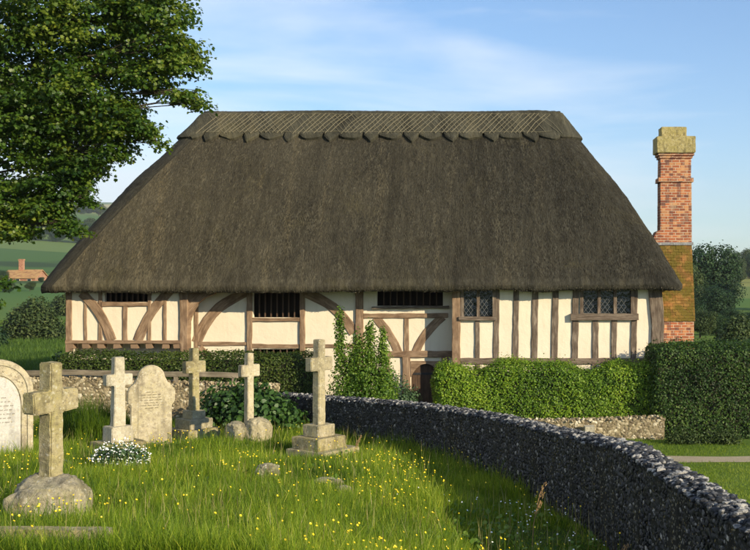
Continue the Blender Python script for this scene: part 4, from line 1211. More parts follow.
def build_graves():
    # nearest cross on its boulder
    d = 12.6; g = place(51, d); lab = 'mossy square-shafted stone cross standing on a rounded boulder, nearest of the crosses'
    c = empty('stone_cross', (g[0], d, g[2]), GRZ + R(15), lab, 'gravestone')
    Zr = lambda py: WZ(py, d) - g[2]
    bm = prism(cross_outline(Zr(489), Zr(362), Zr(411.5), Zr(390), .105, .098, .345), -.10, .10)
    bm_obj(rough(bm, .016, 4, .012), 'cross', M['stone_moss'], c)
    b = boulder('boulder', .50, .47, .44, 'rock', c, (-.06, -.05, Zr(510)), 3.0); b.rotation_euler = (0, 0, .4)
    # cross on three steps by the wall
    d = 20.2; g = place(319, d)
    c = empty('stone_cross', (g[0], d, g[2]), GRZ + R(3), 'tall buff stone cross on three square steps in front of the shaded flint wall', 'gravestone')
    Zr = lambda py: WZ(py, d) - g[2]
    bm = prism(cross_outline(Zr(425), Zr(339.5), Zr(370.5), Zr(357), .098, .088, .285), -.085, .085)
    bm_obj(rough(bm, .013, 4, .008), 'cross', M['stone'], c)
    block('step', .46, .42, Zr(436), Zr(424), 'stone', c)
    block('step', .76, .72, Zr(448), Zr(435.8), 'stone_moss', c)
    block('step', 1.02, .98, Zr(480), Zr(447.7), 'stone', c, cx=.05, cy=-.05)
    # cross on two boulders
    d = 22.3; g = place(249, d)
    c = empty('stone_cross', (g[0], d, g[2]), GRZ - R(2), 'slender buff stone cross rising from two rough boulders', 'gravestone')
    Zr = lambda py: WZ(py, d) - g[2]
    bm = prism(cross_outline(Zr(428), Zr(353), Zr(376.3), Zr(364.7), .085, .075, .235), -.07, .07)
    bm_obj(rough(bm, .012, 4, .008), 'cross', M['stone_head'], c)
    b = boulder('boulder', .30, .27, .31, 'stone', c, (.10, -.16, Zr(432)), 8.0)
    b = boulder('boulder', .25, .24, .22, 'rock', c, (-.24, .10, Zr(431)), 15.0)
    # stepped cross at the back
    d = 22.8; g = place(194, d)
    c = empty('stone_cross', (g[0], d, g[2]), GRZ, 'buff stone cross on three steps between the headstone and the leafy bush', 'gravestone')
    Zr = lambda py: WZ(py, d) - g[2]
    bm = prism(cross_outline(Zr(412), Zr(348), Zr(372.5), Zr(361), .09, .08, .25), -.08, .08)
    bm_obj(rough(bm, .012, 4, .008), 'cross', M['stone_moss'], c)
    block('step', .36, .34, Zr(418.4), Zr(410), 'stone', c); block('step', .58, .56, Zr(428), Zr(418.1), 'stone', c); block('step', .82, .80, Zr(450), Zr(427.7), 'stone_moss', c)
    # pale cross on a plinth
    d = 20.7; g = place(118, d)
    c = empty('stone_cross', (g[0], d, g[2]), GRZ - R(6), 'pale whitish stone cross on a tapered plinth, beside the shouldered headstone', 'gravestone')
    Zr = lambda py: WZ(py, d) - g[2]
    bm = prism(cross_outline(Zr(427), Zr(357), Zr(385), Zr(374), .125, .105, .27), -.085, .085)
    bm_obj(rough(bm, .012, 4, .007), 'cross', M['stone_pale'], c)
    block('plinth', .46, .42, Zr(441.3), Zr(425.7), 'stone_pale', c, taper=.06)
    block('slab', .84, .70, Zr(462), Zr(441), 'stone_moss', c)

    # shouldered headstone
    def inscription(parent, rows, y, wmax, hgt=.018):
        # worn, unreadable lines of cut lettering: each line one continuous running stroke that sinks into the stone between words
        for (z, w) in rows:
            pts = []; x = -w / 2
            while x < w / 2:
                e = min(x + random.uniform(.03, .10), w / 2)
                pts.append((x, y + .012, z))
                while x < e:
                    pts.append((x, y, z + random.uniform(0, .15) * hgt)); pts.append((x + .003, y, z + random.uniform(.6, 1) * hgt)); x += .011
                pts.append((x, y + .012, z)); x += random.uniform(.014, .024)
            mb = MB(); mb.tube(pts, .0028, 4); mb.build('lettering', M['carve'], parent)
    d = 21.9; g = place(151, d)
    c = empty('headstone', (g[0], d, g[2]), R(26), 'stained headstone with a round head and square shoulders, right of the pale cross', 'gravestone')
    H = lambda py: WZ(py, d) - g[2]
    pts = [(-.41, -.2), (.41, -.2), (.41, H(405)), (.47, H(402)), (.48, H(392)), (.42, H(386)), (.33, H(383)), (.285, H(378))]
    for i in range(0, 13):
        a = math.pi * i / 12; pts.append((.27 * math.cos(a), H(377) + (H(365) - H(377)) * math.sin(a)))
    pts += [(-.285, H(378)), (-.33, H(383)), (-.42, H(386)), (-.48, H(392)), (-.47, H(402)), (-.41, H(405))]
    bm_obj(rough(prism(pts, -.08, .08), .014, 3, .006), 'slab', M['stone_head'], c)
    pp = [(-.27, H(441)), (.27, H(441)), (.27, H(380))] + [(.25 * math.cos(math.pi * i / 10), H(379) + .21 * math.sin(math.pi * i / 10)) for i in range(11)] + [(-.27, H(380))]
    bm_obj(rough(prism(pp, -.092, -.07), .006, 2, .003), 'panel', M['stone_head'], c)
    inscription(c, [(H(392) - .055 * i, w) for i, w in enumerate((.22, .40, .36, .42, .30, .40, .26))], -.0945, .4)
    # arched headstone at the left
    d = 19.2; g = place(-3, d)
    c = empty('headstone', (g[0], d, g[2]), R(30), 'round-topped pale headstone with a white arched panel, at the left edge', 'gravestone')
    H = lambda py: WZ(py, d) - g[2]
    hw = .60; zc_ = H(392)
    pts = [(-hw, -.2), (hw, -.2), (hw, zc_)] + [(hw * math.cos(math.pi * i / 22), zc_ + (H(359.5) - zc_) * math.sin(math.pi * i / 22)) for i in range(1, 22)] + [(-hw, zc_)]
    bm_obj(rough(prism(pts, -.09, .09), .014, 3, .005), 'slab', M['stone_head'], c)
    # raised mouldings following the arch, and the white panel between
    def arch_band(r0, r1, y0, y1, mat, name, zl, amp=.003):
        ko = (H(359.5) - zc_) / hw
        o_ = [(r1, zl)] + [(r1 * math.cos(math.pi * i / 22), zc_ + r1 * ko * math.sin(math.pi * i / 22)) for i in range(0, 23)] + [(-r1, zl)]
        if r0 is None: out = o_
        else: out = o_ + [(-r0, zl)] + [(r0 * math.cos(math.pi * i / 22), zc_ + r0 * ko * math.sin(math.pi * i / 22)) for i in range(22, -1, -1)] + [(r0, zl)]
        return bm_obj(rough(prism(out, y0, y1), .006, 1, amp), name, M[mat], c)
    arch_band(.50, .56, -.115, -.085, 'stone_head', 'moulding', .1)
    zc2 = zc_
    zc_ = H(407)
    arch_band(.40, .45, -.118, -.084, 'stone_head', 'moulding', .1)
    arch_band(None, .385, -.098, -.083, 'marble', 'panel', .1, .001)
    inscription(c, [(zc_ + .16 - .075 * i, w) for i, w in enumerate((.30, .46, .56, .5, .6, .44, .5))], -.0995, .5, .026)
    zc_ = zc2
    # carved leaves in the arch
    mb = MB()
    for i in range(60):
        a = random.uniform(.3, math.pi - .3); r = random.uniform(.40, .50); x = r * math.cos(a); z = H(398) + r * .95 * math.sin(a)
        if z < zc_ + .12: continue
        mb.tube([(x, -.088, z), (x + random.uniform(-.03, .03), -.1, z + .03), (x + random.uniform(-.05, .05), -.088, z + .05)], [.006, .014, .004], 5)
    mb.build('carving', M['stone_head'], c)

    # loose stones in the grass
    for px, d, s, lab in ((268, 16.6, (.20, .16, .17), 'small rounded stone in the grass in front of the boulder-footed cross'),
                          (328, 15.6, (.24, .13, .09), 'flat grey stone half sunk in the grass below the stepped cross'),
                          (343, 15.0, (.13, .10, .08), 'little pale stone in the grass, right of the flat grey stone')):
        g = place(px, d); o = boulder('field_stone', *s, 'rock', None, (g[0], g[1], g[2] + s[2] * .45), d)
        tag(o, lab, 'stone')
    d = 17.6; g = place(63, d)
    o = boulder('field_stone', .22, .16, .12, 'marble', None, (g[0], d, g[2] + .10), 4.4); tag(o, 'small white stone lying in long grass right of the nearest cross', 'stone')
    # kerb of a grave in the bottom left corner
    k = empty('grave_kerb', (-5.35, 9.80, cz(-5.0, 9.8) + .11), R(-2), 'low mossy stone kerb of a grave in the bottom left corner', 'grave kerb')
    block('kerb_stone', 1.5, .16, -.1, .10, 'stone_moss', k, cx=-.2); block('kerb_stone', 1.2, .16, -.1, .09, 'stone_moss', k, cx=1.17)
build_graves()

# ------------------------------------------------------------------ garden hedges and shrubs
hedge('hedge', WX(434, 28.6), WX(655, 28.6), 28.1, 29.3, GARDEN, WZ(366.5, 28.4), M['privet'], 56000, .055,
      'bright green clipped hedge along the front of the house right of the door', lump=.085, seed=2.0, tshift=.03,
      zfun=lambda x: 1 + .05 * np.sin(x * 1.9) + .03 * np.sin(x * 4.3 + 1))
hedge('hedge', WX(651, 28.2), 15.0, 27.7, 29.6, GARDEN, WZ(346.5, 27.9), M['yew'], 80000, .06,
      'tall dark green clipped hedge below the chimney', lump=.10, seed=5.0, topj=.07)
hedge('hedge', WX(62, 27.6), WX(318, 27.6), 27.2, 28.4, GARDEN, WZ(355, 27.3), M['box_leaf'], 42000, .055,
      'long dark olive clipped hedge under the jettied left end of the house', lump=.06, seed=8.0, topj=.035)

def shrubs():
    d = 26.4; X = lambda p: WX(p, d) - WX(362, d); Zs = lambda p: WZ(p, d) - GARDEN
    lob = [(X(362), 0, .9, .85, .6, .95), (X(345), 0, 1.2, .45, .45, 1.0), (X(382), 0, 1.3, .40, .4, 1.0), (X(365), 0, 1.8, .42, .4, .8), (X(352), 0, 2.0, .22, .22, .7),
           (X(340), 0, 2.55, .13, .13, .95), (X(339), 0, 3.15, .09, .09, .40), (X(369), 0, 2.35, .20, .2, .75), (X(370), 0, 2.9, .10, .1, .35), (X(383), 0, 2.3, .17, .2, .62), (X(383), 0, 2.75, .08, .1, .35), (X(358), 0, 2.5, .13, .15, .5)]
    bush('climbing_shrub', (WX(362, d), d, GARDEN), lob, M['climber'], 24000, .058, 'tall light green climbing shrub with leafy spires against the front wall', 'shrub', shell=.8, stems=24)
    d = 27.6
    lob = [(0, 0, .9, .62, .5, .85), (.25, 0, .6, .55, .5, .55), (-.15, 0, 1.45, .35, .35, .45), (.45, 0, 1.0, .3, .3, .4)]
    bush('shrub', (WX(392, d), d, GARDEN), lob, M['blue_leaf'], 9000, .055, 'blue-green rounded shrub just left of the arched door', 'shrub', shell=.75, stems=12)
    d = 24.2; g = place(247, d)
    lob = [(0, 0, .45, 1.0, .6, .55), (-.45, 0, .75, .55, .45, .42), (.5, 0, .65, .5, .45, .38), (.05, 0, .95, .42, .4, .3), (.95, -.1, .35, .4, .35, .35), (-.85, 0, .4, .35, .35, .4)]
    bush('leafy_bush', g, lob, M['bush_leaf'], 6500, .12, 'dark leafy bush behind the cross that stands on boulders', 'bush', shell=.8, stems=14, tshift=-.02)
    d = 23.6; g = place(91, d)
    # white flowers
    d = 17.5; g = place(120, d)
    c = bush('white_flower_clump', g, [(0, 0, .22, .42, .35, .26), (-.25, 0, .15, .25, .25, .2), (.22, 0, .16, .26, .25, .2)], M['blue_leaf'], 2600, .05,
             'clump of small white flowers in the grass below the pale cross', 'flowers', shell=.9, stems=10, stemr=.006)
    P, Dn, rr = blob_points([(0, 0, .26, .44, .37, .28), (-.25, 0, .18, .28, .27, .22), (.22, 0, .19, .28, .27, .22)], 520, .12)
    P = P[(P[:, 2] > .14)]
    o = leaves('blossom', P, np.tile([.4, -.5, .8], (len(P), 1)) + rng.normal(0, .3, P.shape), rng.uniform(.022, .042, len(P)), np.ones(len(P)), M['petal_w'], c, OVAL)
    # weeds at the foot of the dark hedge
    for px, d, s, lab in ((684, 26.9, .42, 'low weedy plant between the dark hedge and the end of the low wall'), (722, 26.9, .36, 'reddish weedy clump at the foot of the dark hedge, towards the right edge')):
        bush('weed_clump', (WX(px, d), d, GARDEN), [(0, 0, .15, s, .25, .3), (.3, 0, .1, s * .7, .2, .25), (-.3, 0, .1, s * .6, .2, .2)], M['far_leaf_b'], 1500, .055, lab, 'weeds', shell=.9, stems=6, stemr=.008)
shrubs()

# ------------------------------------------------------------------ grass
def blades(name, X, Y, Z, hgt, wid, lean, tint, mat, parent=None, kind='stuff', label=None, cat=None):
    n = len(X); a = rng.random(n) * 2 * np.pi; wd = np.stack([np.cos(a), np.sin(a), np.zeros(n)], -1) * wid[:, None] / 2
    b = rng.random(n) * 2 * np.pi; ld = np.stack([np.cos(b), np.sin(b), np.zeros(n)], -1) * lean[:, None]
    P = np.stack([X, Y, Z - .02], -1); up = np.array([0, 0, 1.0])
    M1 = P + up * (hgt * .55)[:, None] + ld * .35 * hgt[:, None]; T = P + up * (hgt * (1 - .25 * np.minimum(lean, 1.2) ** 2))[:, None] + ld * hgt[:, None]
    V = np.stack([P - wd, P + wd, M1 - wd * .8, M1 + wd * .8, T], 1).reshape(-1, 3)
    k = np.arange(n)[:, None] * 5
    q = k + np.array([[0, 1, 3, 2]]); t = k + np.array([[2, 3, 4]])
    o = np_mesh(name, V, [q, t], mat, parent, tint=np.repeat(np.clip(tint, 0, 1), 5))
    return tag(o, label, cat, kind=kind)

def build_grass():
    def sample(n, d0, d1, power=1.0):
        # more blades where they show large
        u = rng.random(n); d = d0 + (d1 - d0) * u ** power
        xw = np.interp(d, D_WALL, X_WALL) - .20
        xl = -0.52 * d - .3
        x = xl + (xw - xl) * rng.random(n)
        return x, d
    N = 330000
    x, d = sample(N, 8.9, 25.9, 1.45)
    P = np.stack([x, d, np.zeros(N)], -1)
    pat = fbm(P, 1.1, 4); pat2 = fbm(P, .45, 9)
    h = (.14 + .08 * pat + .06 * pat2 + .05 * fbm(P, 3.6, 17) + rng.gamma(1.6, .05, N)) 
    h = np.clip(h, .05, .5)
    # keep the grass lower right at the camera end and taller along the wall and behind the stones
    near_wall = np.exp(-((np.interp(d, D_WALL, X_WALL) - x) / .8) ** 2)
    h = h * (1 + .25 * near_wall * (d > 15))
    h = h * (1 - .55 * np.exp(-((np.interp(d, D_WALL, X_WALL) - x) / 1.7) ** 4) * (d < 17))
    h = np.where((d < 14.5) & (np.interp(d, D_WALL, X_WALL) - x < 2.3), h * .6, h)
    # trodden and shorter round the stones
    for px, dd_, r in ((319, 19.9, 1.05), (51, 12.2, .8), (120, 17.2, .5), (249, 22.0, .6), (194, 22.5, .7), (118, 20.4, .6), (151, 21.6, .6), (268, 16.4, .4), (328, 15.5, .4), (343, 14.9, .3)):
        q = np.hypot(x - WX(px, dd_), d - dd_); h = h * (1 - .62 * np.exp(-(q / r) ** 4))
    h = h * (1 - .45 * np.exp(-((d - 9.6) / .35) ** 2) * (x < -3.6))
    tint = .39 + .22 * pat2 + .17 * fbm(P, 2.4, 6) + rng.normal(0, .18, N)
    dry = rng.random(N) < .05; tint = np.where(dry, 1.0, tint)
    blades('grass', x, d, churchyard_z(x, d), h, rng.uniform(.0035, .0085, N) * (.7 + d / 22), rng.gamma(2.2, .16, N), tint, M['grass'],
           label='long green meadow grass filling the churchyard', cat='grass')
    n = 3000
    x, d = sample(n, 9.2, 25.5, 1.3); P = np.stack([x, d, d * 0], -1); kp = fbm(P, .8, 21) + rng.normal(0, .4, n) > -.1; x, d = x[kp], d[kp]; n = len(x)
    blades('dry_stalks', x, d, churchyard_z(x, d), rng.uniform(.28, .55, n), rng.uniform(.004, .007, n) * (.8 + d / 25), rng.gamma(2, .09, n), rng.random(n), M['dry'], label='thin dry flowering grass stalks standing above the meadow grass', cat='grass')
    n = 15000
    x, d = sample(n, 9.2, 25.5, 1.3); P = np.stack([x, d, d * 0], -1); kp = fbm(P, 1.0, 31) + rng.normal(0, .18, n) > .30; x, d = x[kp], d[kp]; n = len(x)
    o = leaves('meadow_weeds', np.stack([x, d, churchyard_z(x, d) + rng.uniform(.02, .15, n)], -1), np.tile([.15, -.3, .8], (n, 1)) + rng.normal(0, .45, (n, 3)), rng.uniform(.04, .085, n), np.clip(rng.normal(.55, .2, n), 0, 1), M['climber'], None, OVAL)
    tag(o, 'broad-leaved weeds in patches among the meadow grass', 'weeds', kind='stuff')
    # lush tufts
    for px, dd_, r, n, hh, lab in ((88, 22.4, 1.0, 3600, 1.0, 'tall dark tuft of grass between the nearest cross and the pale cross'),
                                  (104, 19.3, .5, 900, .36, 'thick tuft of grass beside the white flower clump'),
                                  (36, 16.2, .6, 1300, .42, 'tuft of long grass behind the nearest cross')):
        c = place(px, dd_); ang = rng.random(n) * 6.283; rr = r * np.sqrt(rng.random(n))
        X = rr * np.cos(ang); Y = rr * np.sin(ang) * .5
        Z = churchyard_z(X + c[0], Y + c[1]) - c[2]
        o = blades('grass_tuft', X, Y, Z, hh * (1.1 - .5 * rr / r) * rng.uniform(.7, 1.15, n), rng.uniform(.009, .016, n), rng.gamma(2, .15, n), .16 + rng.normal(0, .15, n), M['grass'], kind=None, label=lab, cat='grass tuft')
        o.location = c
    # garden lawn
    n = 90000
    d = 19 + 9.5 * rng.random(n); x = (np.interp(d, D_WALL, X_WALL) + .3) + (13.5 - np.interp(d, D_WALL, X_WALL)) * rng.random(n) * .62
    keep = (np.abs(d - 24.75 - 0.0045 * (x - 4) ** 2) > .43) & (x > 1.5); x, d = x[keep], d[keep]; n = len(x)
    P = np.stack([x, d, d * 0], -1)
    blades('lawn_grass', x, d, np.full(n, GARDEN), np.clip(.045 + .03 * fbm(P, .9, 2) + rng.gamma(2, .01, n), .02, .16), rng.uniform(.008, .015, n), rng.gamma(2, .2, n), .5 + .2 * fbm(P, .8, 7) + rng.normal(0, .15, n), M['lawn'],
           label='short lawn grass either side of the gravel path', cat='grass')
    # rough meadow beyond the garden on the left
    n = 60000
    d = 29 + 75 * rng.random(n) ** 1.3; x = -.54 * d + rng.random(n) * (.16 * d); keep = x < -13.2; x, d = x[keep], d[keep]; n = len(x)
    P = np.stack([x, d, d * 0], -1)
    blades('meadow_grass', x, d, terrain_z(x, d), np.clip(.35 + .25 * fbm(P, .25, 3) + rng.gamma(2, .05, n), .1, 1.0), rng.uniform(.02, .05, n) * (d / 50), rng.gamma(2, .18, n), .38 + .22 * fbm(P, .15, 7) + rng.normal(0, .15, n), M['meadow'],
           label='rough meadow grass in the field left of the house', cat='grass')
    # buttercups
    n = 6500
    x, d = sample(n, 9.3, 24.5, 1.25)
    P = np.stack([x, d, d * 0], -1); sc = fbm(P, .7, 12) + .5 * fbm(P, 2.3, 3) + rng.normal(0, .42, n); keep = sc > .42; x, d = x[keep], d[keep]; n = len(x)
    z = churchyard_z(x, d); h = rng.uniform(.20, .42, n)
    C = np.stack([x, d, z + h], -1)
    Vs = []; Fs = []; fm = []
    ring = np.array([(math.cos(a), math.sin(a)) for a in np.linspace(0, 2 * np.pi, 6)[:-1]])
    tilt = unit(np.stack([rng.normal(.5, .3, n), rng.normal(-.45, .3, n), np.ones(n) * .8], -1)); ax = unit(np.cross(tilt, [0.3, 1, .2])); ay = np.cross(tilt, ax)
    r = rng.uniform(.009, .0145, n)
    disc = C[:, None] + r[:, None, None] * (ring[None, :, 0:1] * ax[:, None] + ring[None, :, 1:2] * ay[:, None] + .35 * tilt[:, None])
    V = np.concatenate([C[:, None], disc], 1)    # 6 verts
    s0 = np.stack([x, d, z], -1); w = np.array([.0022, 0, 0])
    ST = np.stack([s0 - w, s0 + w, C + w, C - w], 1)
    VV = np.concatenate([V, ST], 1).reshape(-1, 3); k = np.arange(n)[:, None] * 10
    tris = np.concatenate([k + np.array([[0, 1 + i, 1 + (i + 1) % 5]]) for i in range(5)]); quads = k + np.array([[6, 7, 8, 9]])
    o = np_mesh('buttercups', VV, [tris, quads], [M['petal_y'], M['grass']], None, tint=np.full(len(VV), .5), fmat=np.concatenate([np.zeros(len(tris)), np.ones(len(quads))]))
    tag(o, 'scattered yellow buttercups among the meadow grass', 'flowers', kind='stuff')
    # daisies in the shade by the wall and a few in the grass
    n = 110; d = rng.uniform(10.2, 15.5, n); x = np.interp(d, D_WALL, X_WALL) - rng.gamma(2.2, .35, n) - .2; z = churchyard_z(x, d) + rng.uniform(.10, .28, n)
    o = leaves('daisies', np.stack([x, d, z], -1), np.tile([.2, -.5, .8], (n, 1)) + rng.normal(0, .25, (n, 3)), rng.uniform(.02, .034, n), np.ones(n), M['petal_w'], None, OVAL)
    tag(o, 'tiny white daisies in the shade below the flint wall', 'flowers', kind='stuff')
    # seed stalks
    for i, (px, dd_, hh, lab) in enumerate(((531, 12.4, 1.0, 'tall brown seed stalk leaning right, in the shade before the flint wall'), (612, 11.6, .55, 'short dry seed stalk in the shade near the bend of the flint wall'),
                                            (352, 18.6, .55, 'pale grass seed stalk right of the stepped cross'))):
        c = place(px, dd_); s = empty('seed_stalk', c, 0, lab, 'plant')
        pts = [(0, 0, 0), (.03, 0, hh * .5), (.10, 0, hh * .85), (.16, 0, hh)]
        mb = MB(); mb.tube(pts, [.006, .005, .004, .002], 5); mb.build('stem', M['seed'], s)
        mb = MB()
        for k in range(46):
            t = random.uniform(.62, 1.0); x_ = .03 + .13 * (t - .5) / .5; q = Vector((x_ + random.gauss(0, .014), random.gauss(0, .014), hh * t))
            mb.tube([q, q + Vector((.008, 0, .014)), q + Vector((.012, 0, .026))], [.002, .006, .001], 4)
        mb.build('seed_head', M['seed'], s)
build_grass()

# ------------------------------------------------------------------ the big tree at the left
def build_big_tree():
    d0 = 23.5; bx = -15.6; base = (bx, d0, cz(bx, d0))
    root = empty('sycamore_tree', base, 0, 'large leafy broadleaf tree overhanging from the left edge in front of the roof', 'tree')
    B = Vector(base)
    def L(px, py, dd, rx, ry, rz):
        p = W(px, py, dd); return (p[0] - B.x, p[1] - B.y, p[2] - B.z, rx, ry, rz)
    lobes = [L(5, 40, 23.5, 2.2, 2.4, 1.9), L(90, 20, 23.0, 1.6, 1.8, 1.25), L(150, 8, 22.8, .95, 1.2, .62), L(172, 48, 22.6, .62, .9, .34), L(184, 64, 22.6, .40, .6, .20), L(186, 94, 22.5, .32, .5, .15), L(200, 103, 22.5, .14, .3, .08),
             L(145, 74, 22.6, .68, .8, .34), L(85, 92, 22.8, 1.15, 1.4, .80), L(118, 120, 22.7, .66, .9, .48), L(143, 128, 22.6, .32, .5, .24), L(160, 143, 22.6, .14, .25, .12), L(112, 150, 22.7, .40, .6, .30),
             L(30, 125, 23.2, 1.6, 1.7, 1.0), L(78, 165, 22.9, .55, .8, .34), L(58, 185, 23.0, .62, .9, .34), L(5, 200, 23.2, .95, 1.1, .62), L(48, 208, 22.9, .45, .7, .28), L(72, 226, 22.8, .22, .4, .13), L(82, 200, 22.8, .18, .3, .12), L(12, 228, 23.0, .5, .8, .22),
             L(-70, 60, 24, 2.6, 2.8, 2.4), L(-160, 20, 24, 2.9, 3.0, 2.8), L(-90, -110, 24, 3.0, 3.0, 2.6), L(20, -110, 23.5, 2.6, 2.6, 2.2), L(-260, 0, 24, 2.8, 2.8, 2.6), L(-200, -170, 24, 2.7, 2.8, 2.3), L(-70, 190, 23.8, 1.6, 1.7, 1.3), L(115, -70, 23.2, 1.2, 1.5, 1.0),
             L(-2, 282, 22.5, .36, .5, .15), L(-24, 300, 22.5, .5, .5, .22)]
    arr = np.array(lobes)
    # sprays: small tiers of leaves at twig ends
    nsp = 6000
    vis = np.array([(1.0 if i < 13 else 1.5) if i < 21 else .42 for i in range(len(arr))]); vis[-2:] = .8
    wgt = (arr[:, 3] * arr[:, 5]) ** .8 * vis
    idx = rng.choice(len(arr), nsp, p=wgt / wgt.sum())
    dr = unit(rng.normal(size=(nsp, 3))); rr = 1 - .62 * rng.random(nsp) ** 1.5
    dr *= (1 + .22 * fbm(dr * 1.9 + arr[idx, :3], 2.2, 5))[:, None]
    C = arr[idx, :3] + dr * rr[:, None] * arr[idx, 3:]
    k = 30; n = nsp * k
    a = rng.random((nsp, k)) * 6.283; r = np.sqrt(rng.random((nsp, k))) * rng.uniform(.14, .36, (nsp, 1))
    off = np.stack([r * np.cos(a), r * np.sin(a), rng.normal(0, .05, (nsp, k)) - .30 * r], -1)
    P = (C[:, None] + off).reshape(-1, 3)
    N = np.concatenate([off[..., :2] * .8, np.full((nsp, k, 1), .62)], -1).reshape(-1, 3) + rng.normal(0, .42, (n, 3)) + np.repeat(dr, k, 0) * .35
    ct = np.repeat(rng.normal(0, .14, nsp), k)
    leaves('crown', P, N, rng.uniform(.05, .098, n), np.clip(.50 + ct + rng.normal(0, .14, n), 0, 1), M['tree_leaf'], root, STAR, droop=.5, fold=.12)
    # trunk and limbs
    mb = MB(); mb.tube([(0, 0, -.3), (.05, 0, .8), (.1, .05, 2.4), (.0, .1, 4.6), (-.2, .1, 7.0), (-.4, 0, 9.5)], [.62, .48, .42, .36, .26, .1], 12)
    mb.build('trunk', M['bark'], root, True)
    starts = [(.1, .05, 2.8), (.06, .08, 3.6), (0, .1, 4.6), (-.1, .1, 5.6), (-.2, .1, 6.6)]
    mb = MB(); tw = MB()
    for i, l in enumerate(arr):
        tgt = Vector(l[:3]); s = Vector(min(starts, key=lambda q: abs(q[2] - (tgt.z - 1.3)))); 
        m1 = s.lerp(tgt, .45) + Vector((0, 0, .35 + .2 * random.random())); m2 = s.lerp(tgt, .75) + Vector((random.uniform(-.2, .2), random.uniform(-.2, .2), .3))
        rb = float(.018 + .085 * min(1, l[3] / 2))
        mb.tube([s, m1, m2, tgt], [rb * 1.5, rb, rb * .55, .010], 7)
        own = np.where(idx == i)[0]
        rng.shuffle(own)
        for j in own[:26]:
            q = Vector(C[j]); b = m2.lerp(tgt, random.uniform(.2, 1))
            tw.tube([b, b.lerp(q, .5) + Vector((0, 0, .08)), q], [.018, .011, .004], 4)
    mb.build('limb', M['bark'], root, True); tw.build('twigs', M['bark'], root)
build_big_tree()

# ------------------------------------------------------------------ trees, bushes and houses beyond
def tree_proto(name, h, w, leafm, n, size, seed, label, trunk=.3):
    root = empty(name, (0, 0, 0), 0, label, 'tree')
    random.seed(seed)
    lobes = []
    for i in range(15):
        t = random.uniform(.22, .86); rr = w * .5 * math.sin(math.pi * min(1, .22 + .72 * (1 - t))) 
        a = random.uniform(0, 6.283); rad = random.uniform(.35, .75) * rr
        s = random.uniform(.20, .34) * w
        lobes.append((math.cos(a) * rad, math.sin(a) * rad, t * h, s, s, s * random.uniform(.65, .95)))
    lobes.append((0, 0, h * .88, w * .2, w * .2, h * .11)); lobes.append((0, 0, h * .5, w * .36, w * .36, h * .30))
    P, Dn, rr = blob_points(lobes, n, .45)
    P += rng.normal(0, size * .5, P.shape); k = P[:, 2] > .3; P, Dn = P[k], Dn[k]
    tint = np.clip(.45 + rng.normal(0, .18, len(P)) + .18 * fbm(P, 1.3 / max(w, 1) * 4, seed), 0, 1)
    leaves('crown', P, Dn + rng.normal(0, .5, P.shape) + np.array([0, 0, .4]), size * rng.uniform(.6, 1.4, len(P)), tint, leafm, root, DIA)
    mb = MB(); tr = trunk * w * .08 + .08
    mb.tube([(0, 0, -.3), (.02 * w, 0, h * .3), (0, .02 * w, h * .75)], [tr, tr * .7, tr * .2], 7)
    for i in range(7):
        l = lobes[i]; mb.tube([(0, 0, h * .2 + .25 * l[2]), (l[0] * .6, l[1] * .6, l[2] * .85), (l[0], l[1], l[2])], [tr * .4, tr * .25, tr * .08], 5)
    mb.build('trunk', M['bark'], root)
    return root

